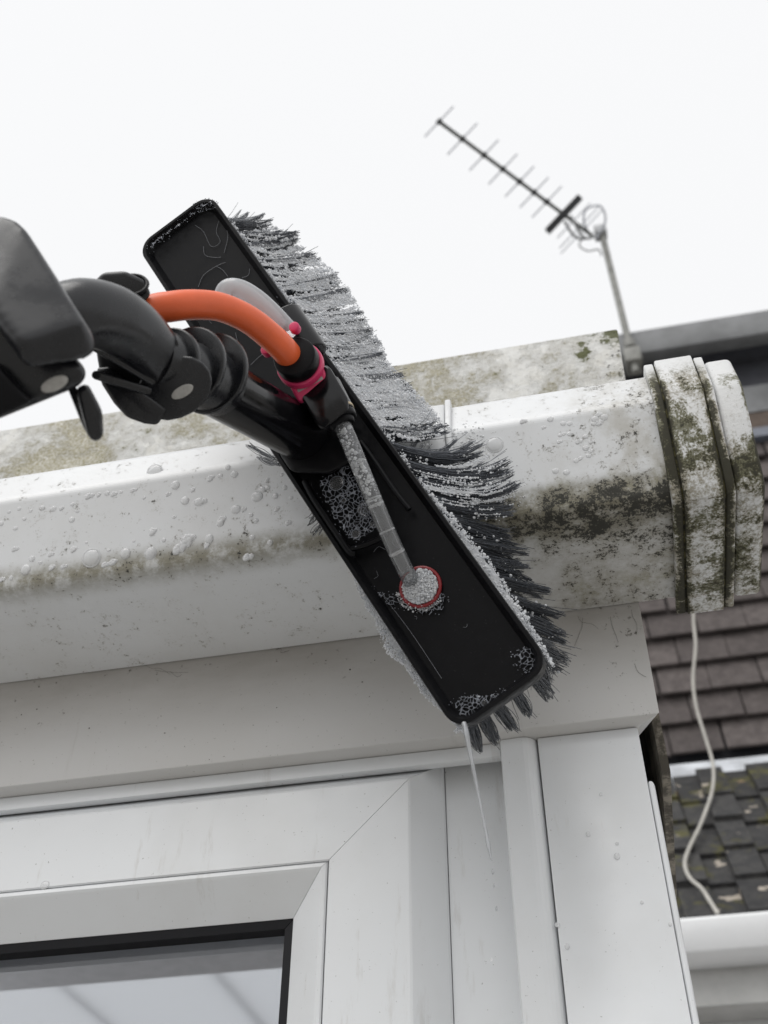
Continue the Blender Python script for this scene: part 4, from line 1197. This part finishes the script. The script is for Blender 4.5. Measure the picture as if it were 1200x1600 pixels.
for (x, y, r_) in spots:
    p = gfront(x, y)
    if p.z > 0.612: p = gtop(x, y)
    sc = r_*p.dot(CF)/FPX*0.85
    ob = bpy.data.objects.new("suds_blob", BM[0] if r_ < 6 else random.choice(BM))
    ob.location = p; ob.scale = (sc*random.uniform(.85, 1.2), sc, sc*random.uniform(.85, 1.15))
    link(ob, gut)
for (x, y, r_) in ((930, 655, 7), (938, 660, 8), (944, 652, 7), (936, 648, 6), (928, 662, 5), (940, 632, 5), (818, 658, 6), (860, 655, 6), (850, 668, 4), (880, 662, 5), (890, 662, 5), (875, 690, 5), (905, 690, 6), (915, 700, 6), (924, 705, 5), (925, 690, 5), (915, 682, 5), (890, 678, 5), (875, 680, 4), (882, 678, 4), (900, 720, 5), (908, 716, 5), (920, 712, 5), (868, 736, 6), (885, 738, 6)):
    p = gfront(x, y)
    if p.z > 0.612: p = gtop(x, y)
    sc = r_*p.dot(CF)/FPX*0.85
    ob = bpy.data.objects.new("suds_blob", random.choice(BM)); ob.location = p; ob.scale = (sc*1.1, sc, sc); link(ob, gut)
# larger round bubbles that show as rings
for (x, y, r_) in ((143, 872, 15), (235, 864, 10), (242, 738, 13), (773, 695, 13)):
    p = gfront(x, y)
    if p.z > 0.612: p = gtop(x, y)
    q = r_*p.dot(CF)/FPX
    rb_ = Bubbles(); rb_.ring(p, gn, q, q*0.085, 28, 6); rb_.add(p, q*0.96, ico(3), (gn, 0.3))
    rb_.build("bubble_ring", SOAP, gut)
# a scatter of foam where the bristles press on the gutter
gs = Bubbles()
for i in range(420):
    s_ = random.random(); x = 700+110*s_+random.gauss(0, 14); y = 640+150*s_+random.gauss(0, 16)
    p = gfront(x, y)
    if p.z > 0.612: p = gtop(x, y)
    if p.z < 0.55 or p.z > 0.645: continue
    gs.add(p, 0.0003+0.0008*random.random()**2, ICO1)
s2 = gs.build("suds_scatter", SOAP, gut); s2['kind'] = 'stuff'

# ------------------------------------------------------------------ water beads and flecks on the corner post
wbm = Bubbles(); wbm.add((0, 0, 0), 1, ICO2, (Vector((0, 1, 0)), 0.35))
wme = bpy.data.meshes.new("water_bead"); wme.from_pydata(wbm.V, [], wbm.F); wme.materials.append(SOAP)
for p_ in wme.polygons: p_.use_smooth = True
for (x, y, r_, k) in ((939, 1241, 3, 1), (919, 1303, 4, 1.3), (964, 1318, 3, 1), (964, 1338, 5, 1.2), (886, 1479, 4, 1.3), (871, 1445, 4, 1.1), (1003, 1410, 3, 1), (1047, 1444, 3, 1.2), (70, 1383, 8, 0.9), (768, 1500, 2, 1.5)):
    ob = bpy.data.objects.new("water_bead", wme); q = aty(x, y, 0.6842); ob.location = q
    r_ = r_*q.dot(CF)/FPX; ob.scale = (r_, r_*0.6, r_*k); link(ob, con)

# dusty cobweb threads and bits of dirt under the gutter and on the fascia
V, F = [], []
random.seed(31)
for (x0, y0, x1, y1) in ((222, 1038, 268, 1052), (240, 1046, 290, 1054), (262, 1050, 286, 1056), (430, 1012, 448, 1020), (900, 962, 934, 985), (955, 965, 962, 1000), (912, 968, 900, 1006), (990, 1040, 1012, 1058), (860, 1000, 872, 1016), (985, 950, 996, 990)):
    P = []
    for k in range(4):
        f = k/3; q = aty(x0+(x1-x0)*f+random.uniform(-4, 4), y0+(y1-y0)*f+random.uniform(-4, 4), 0.6720); P.append(q)
    v, f = tube_data(P, random.uniform(0.00007, 0.00012), 4, 4, True, len(V)); V += v; F += f
for i in range(45):
    q = aty(random.uniform(0, 1010), random.uniform(1000, 1190), 0.6722)
    if q.z < 0.443 or q.z > 0.536 or q.x > 0.05: continue
    b = len(V); r_ = 0.0002+0.0006*random.random()**2
    sx, sz = random.uniform(.5, 1.6), random.uniform(.5, 1.5)
    for v in ICO1[0]: V.append((q.x+v.x*r_*sx, q.y+v.y*r_*0.35, q.z+v.z*r_*sz))
    F += [tuple(b+i_ for i_ in t) for t in ICO1[1]]
dw = rawmesh("dirt_flecks", V, F, plain("dark_dirt", (0.05, 0.045, 0.035), 0.9), con); dw['kind'] = 'stuff'
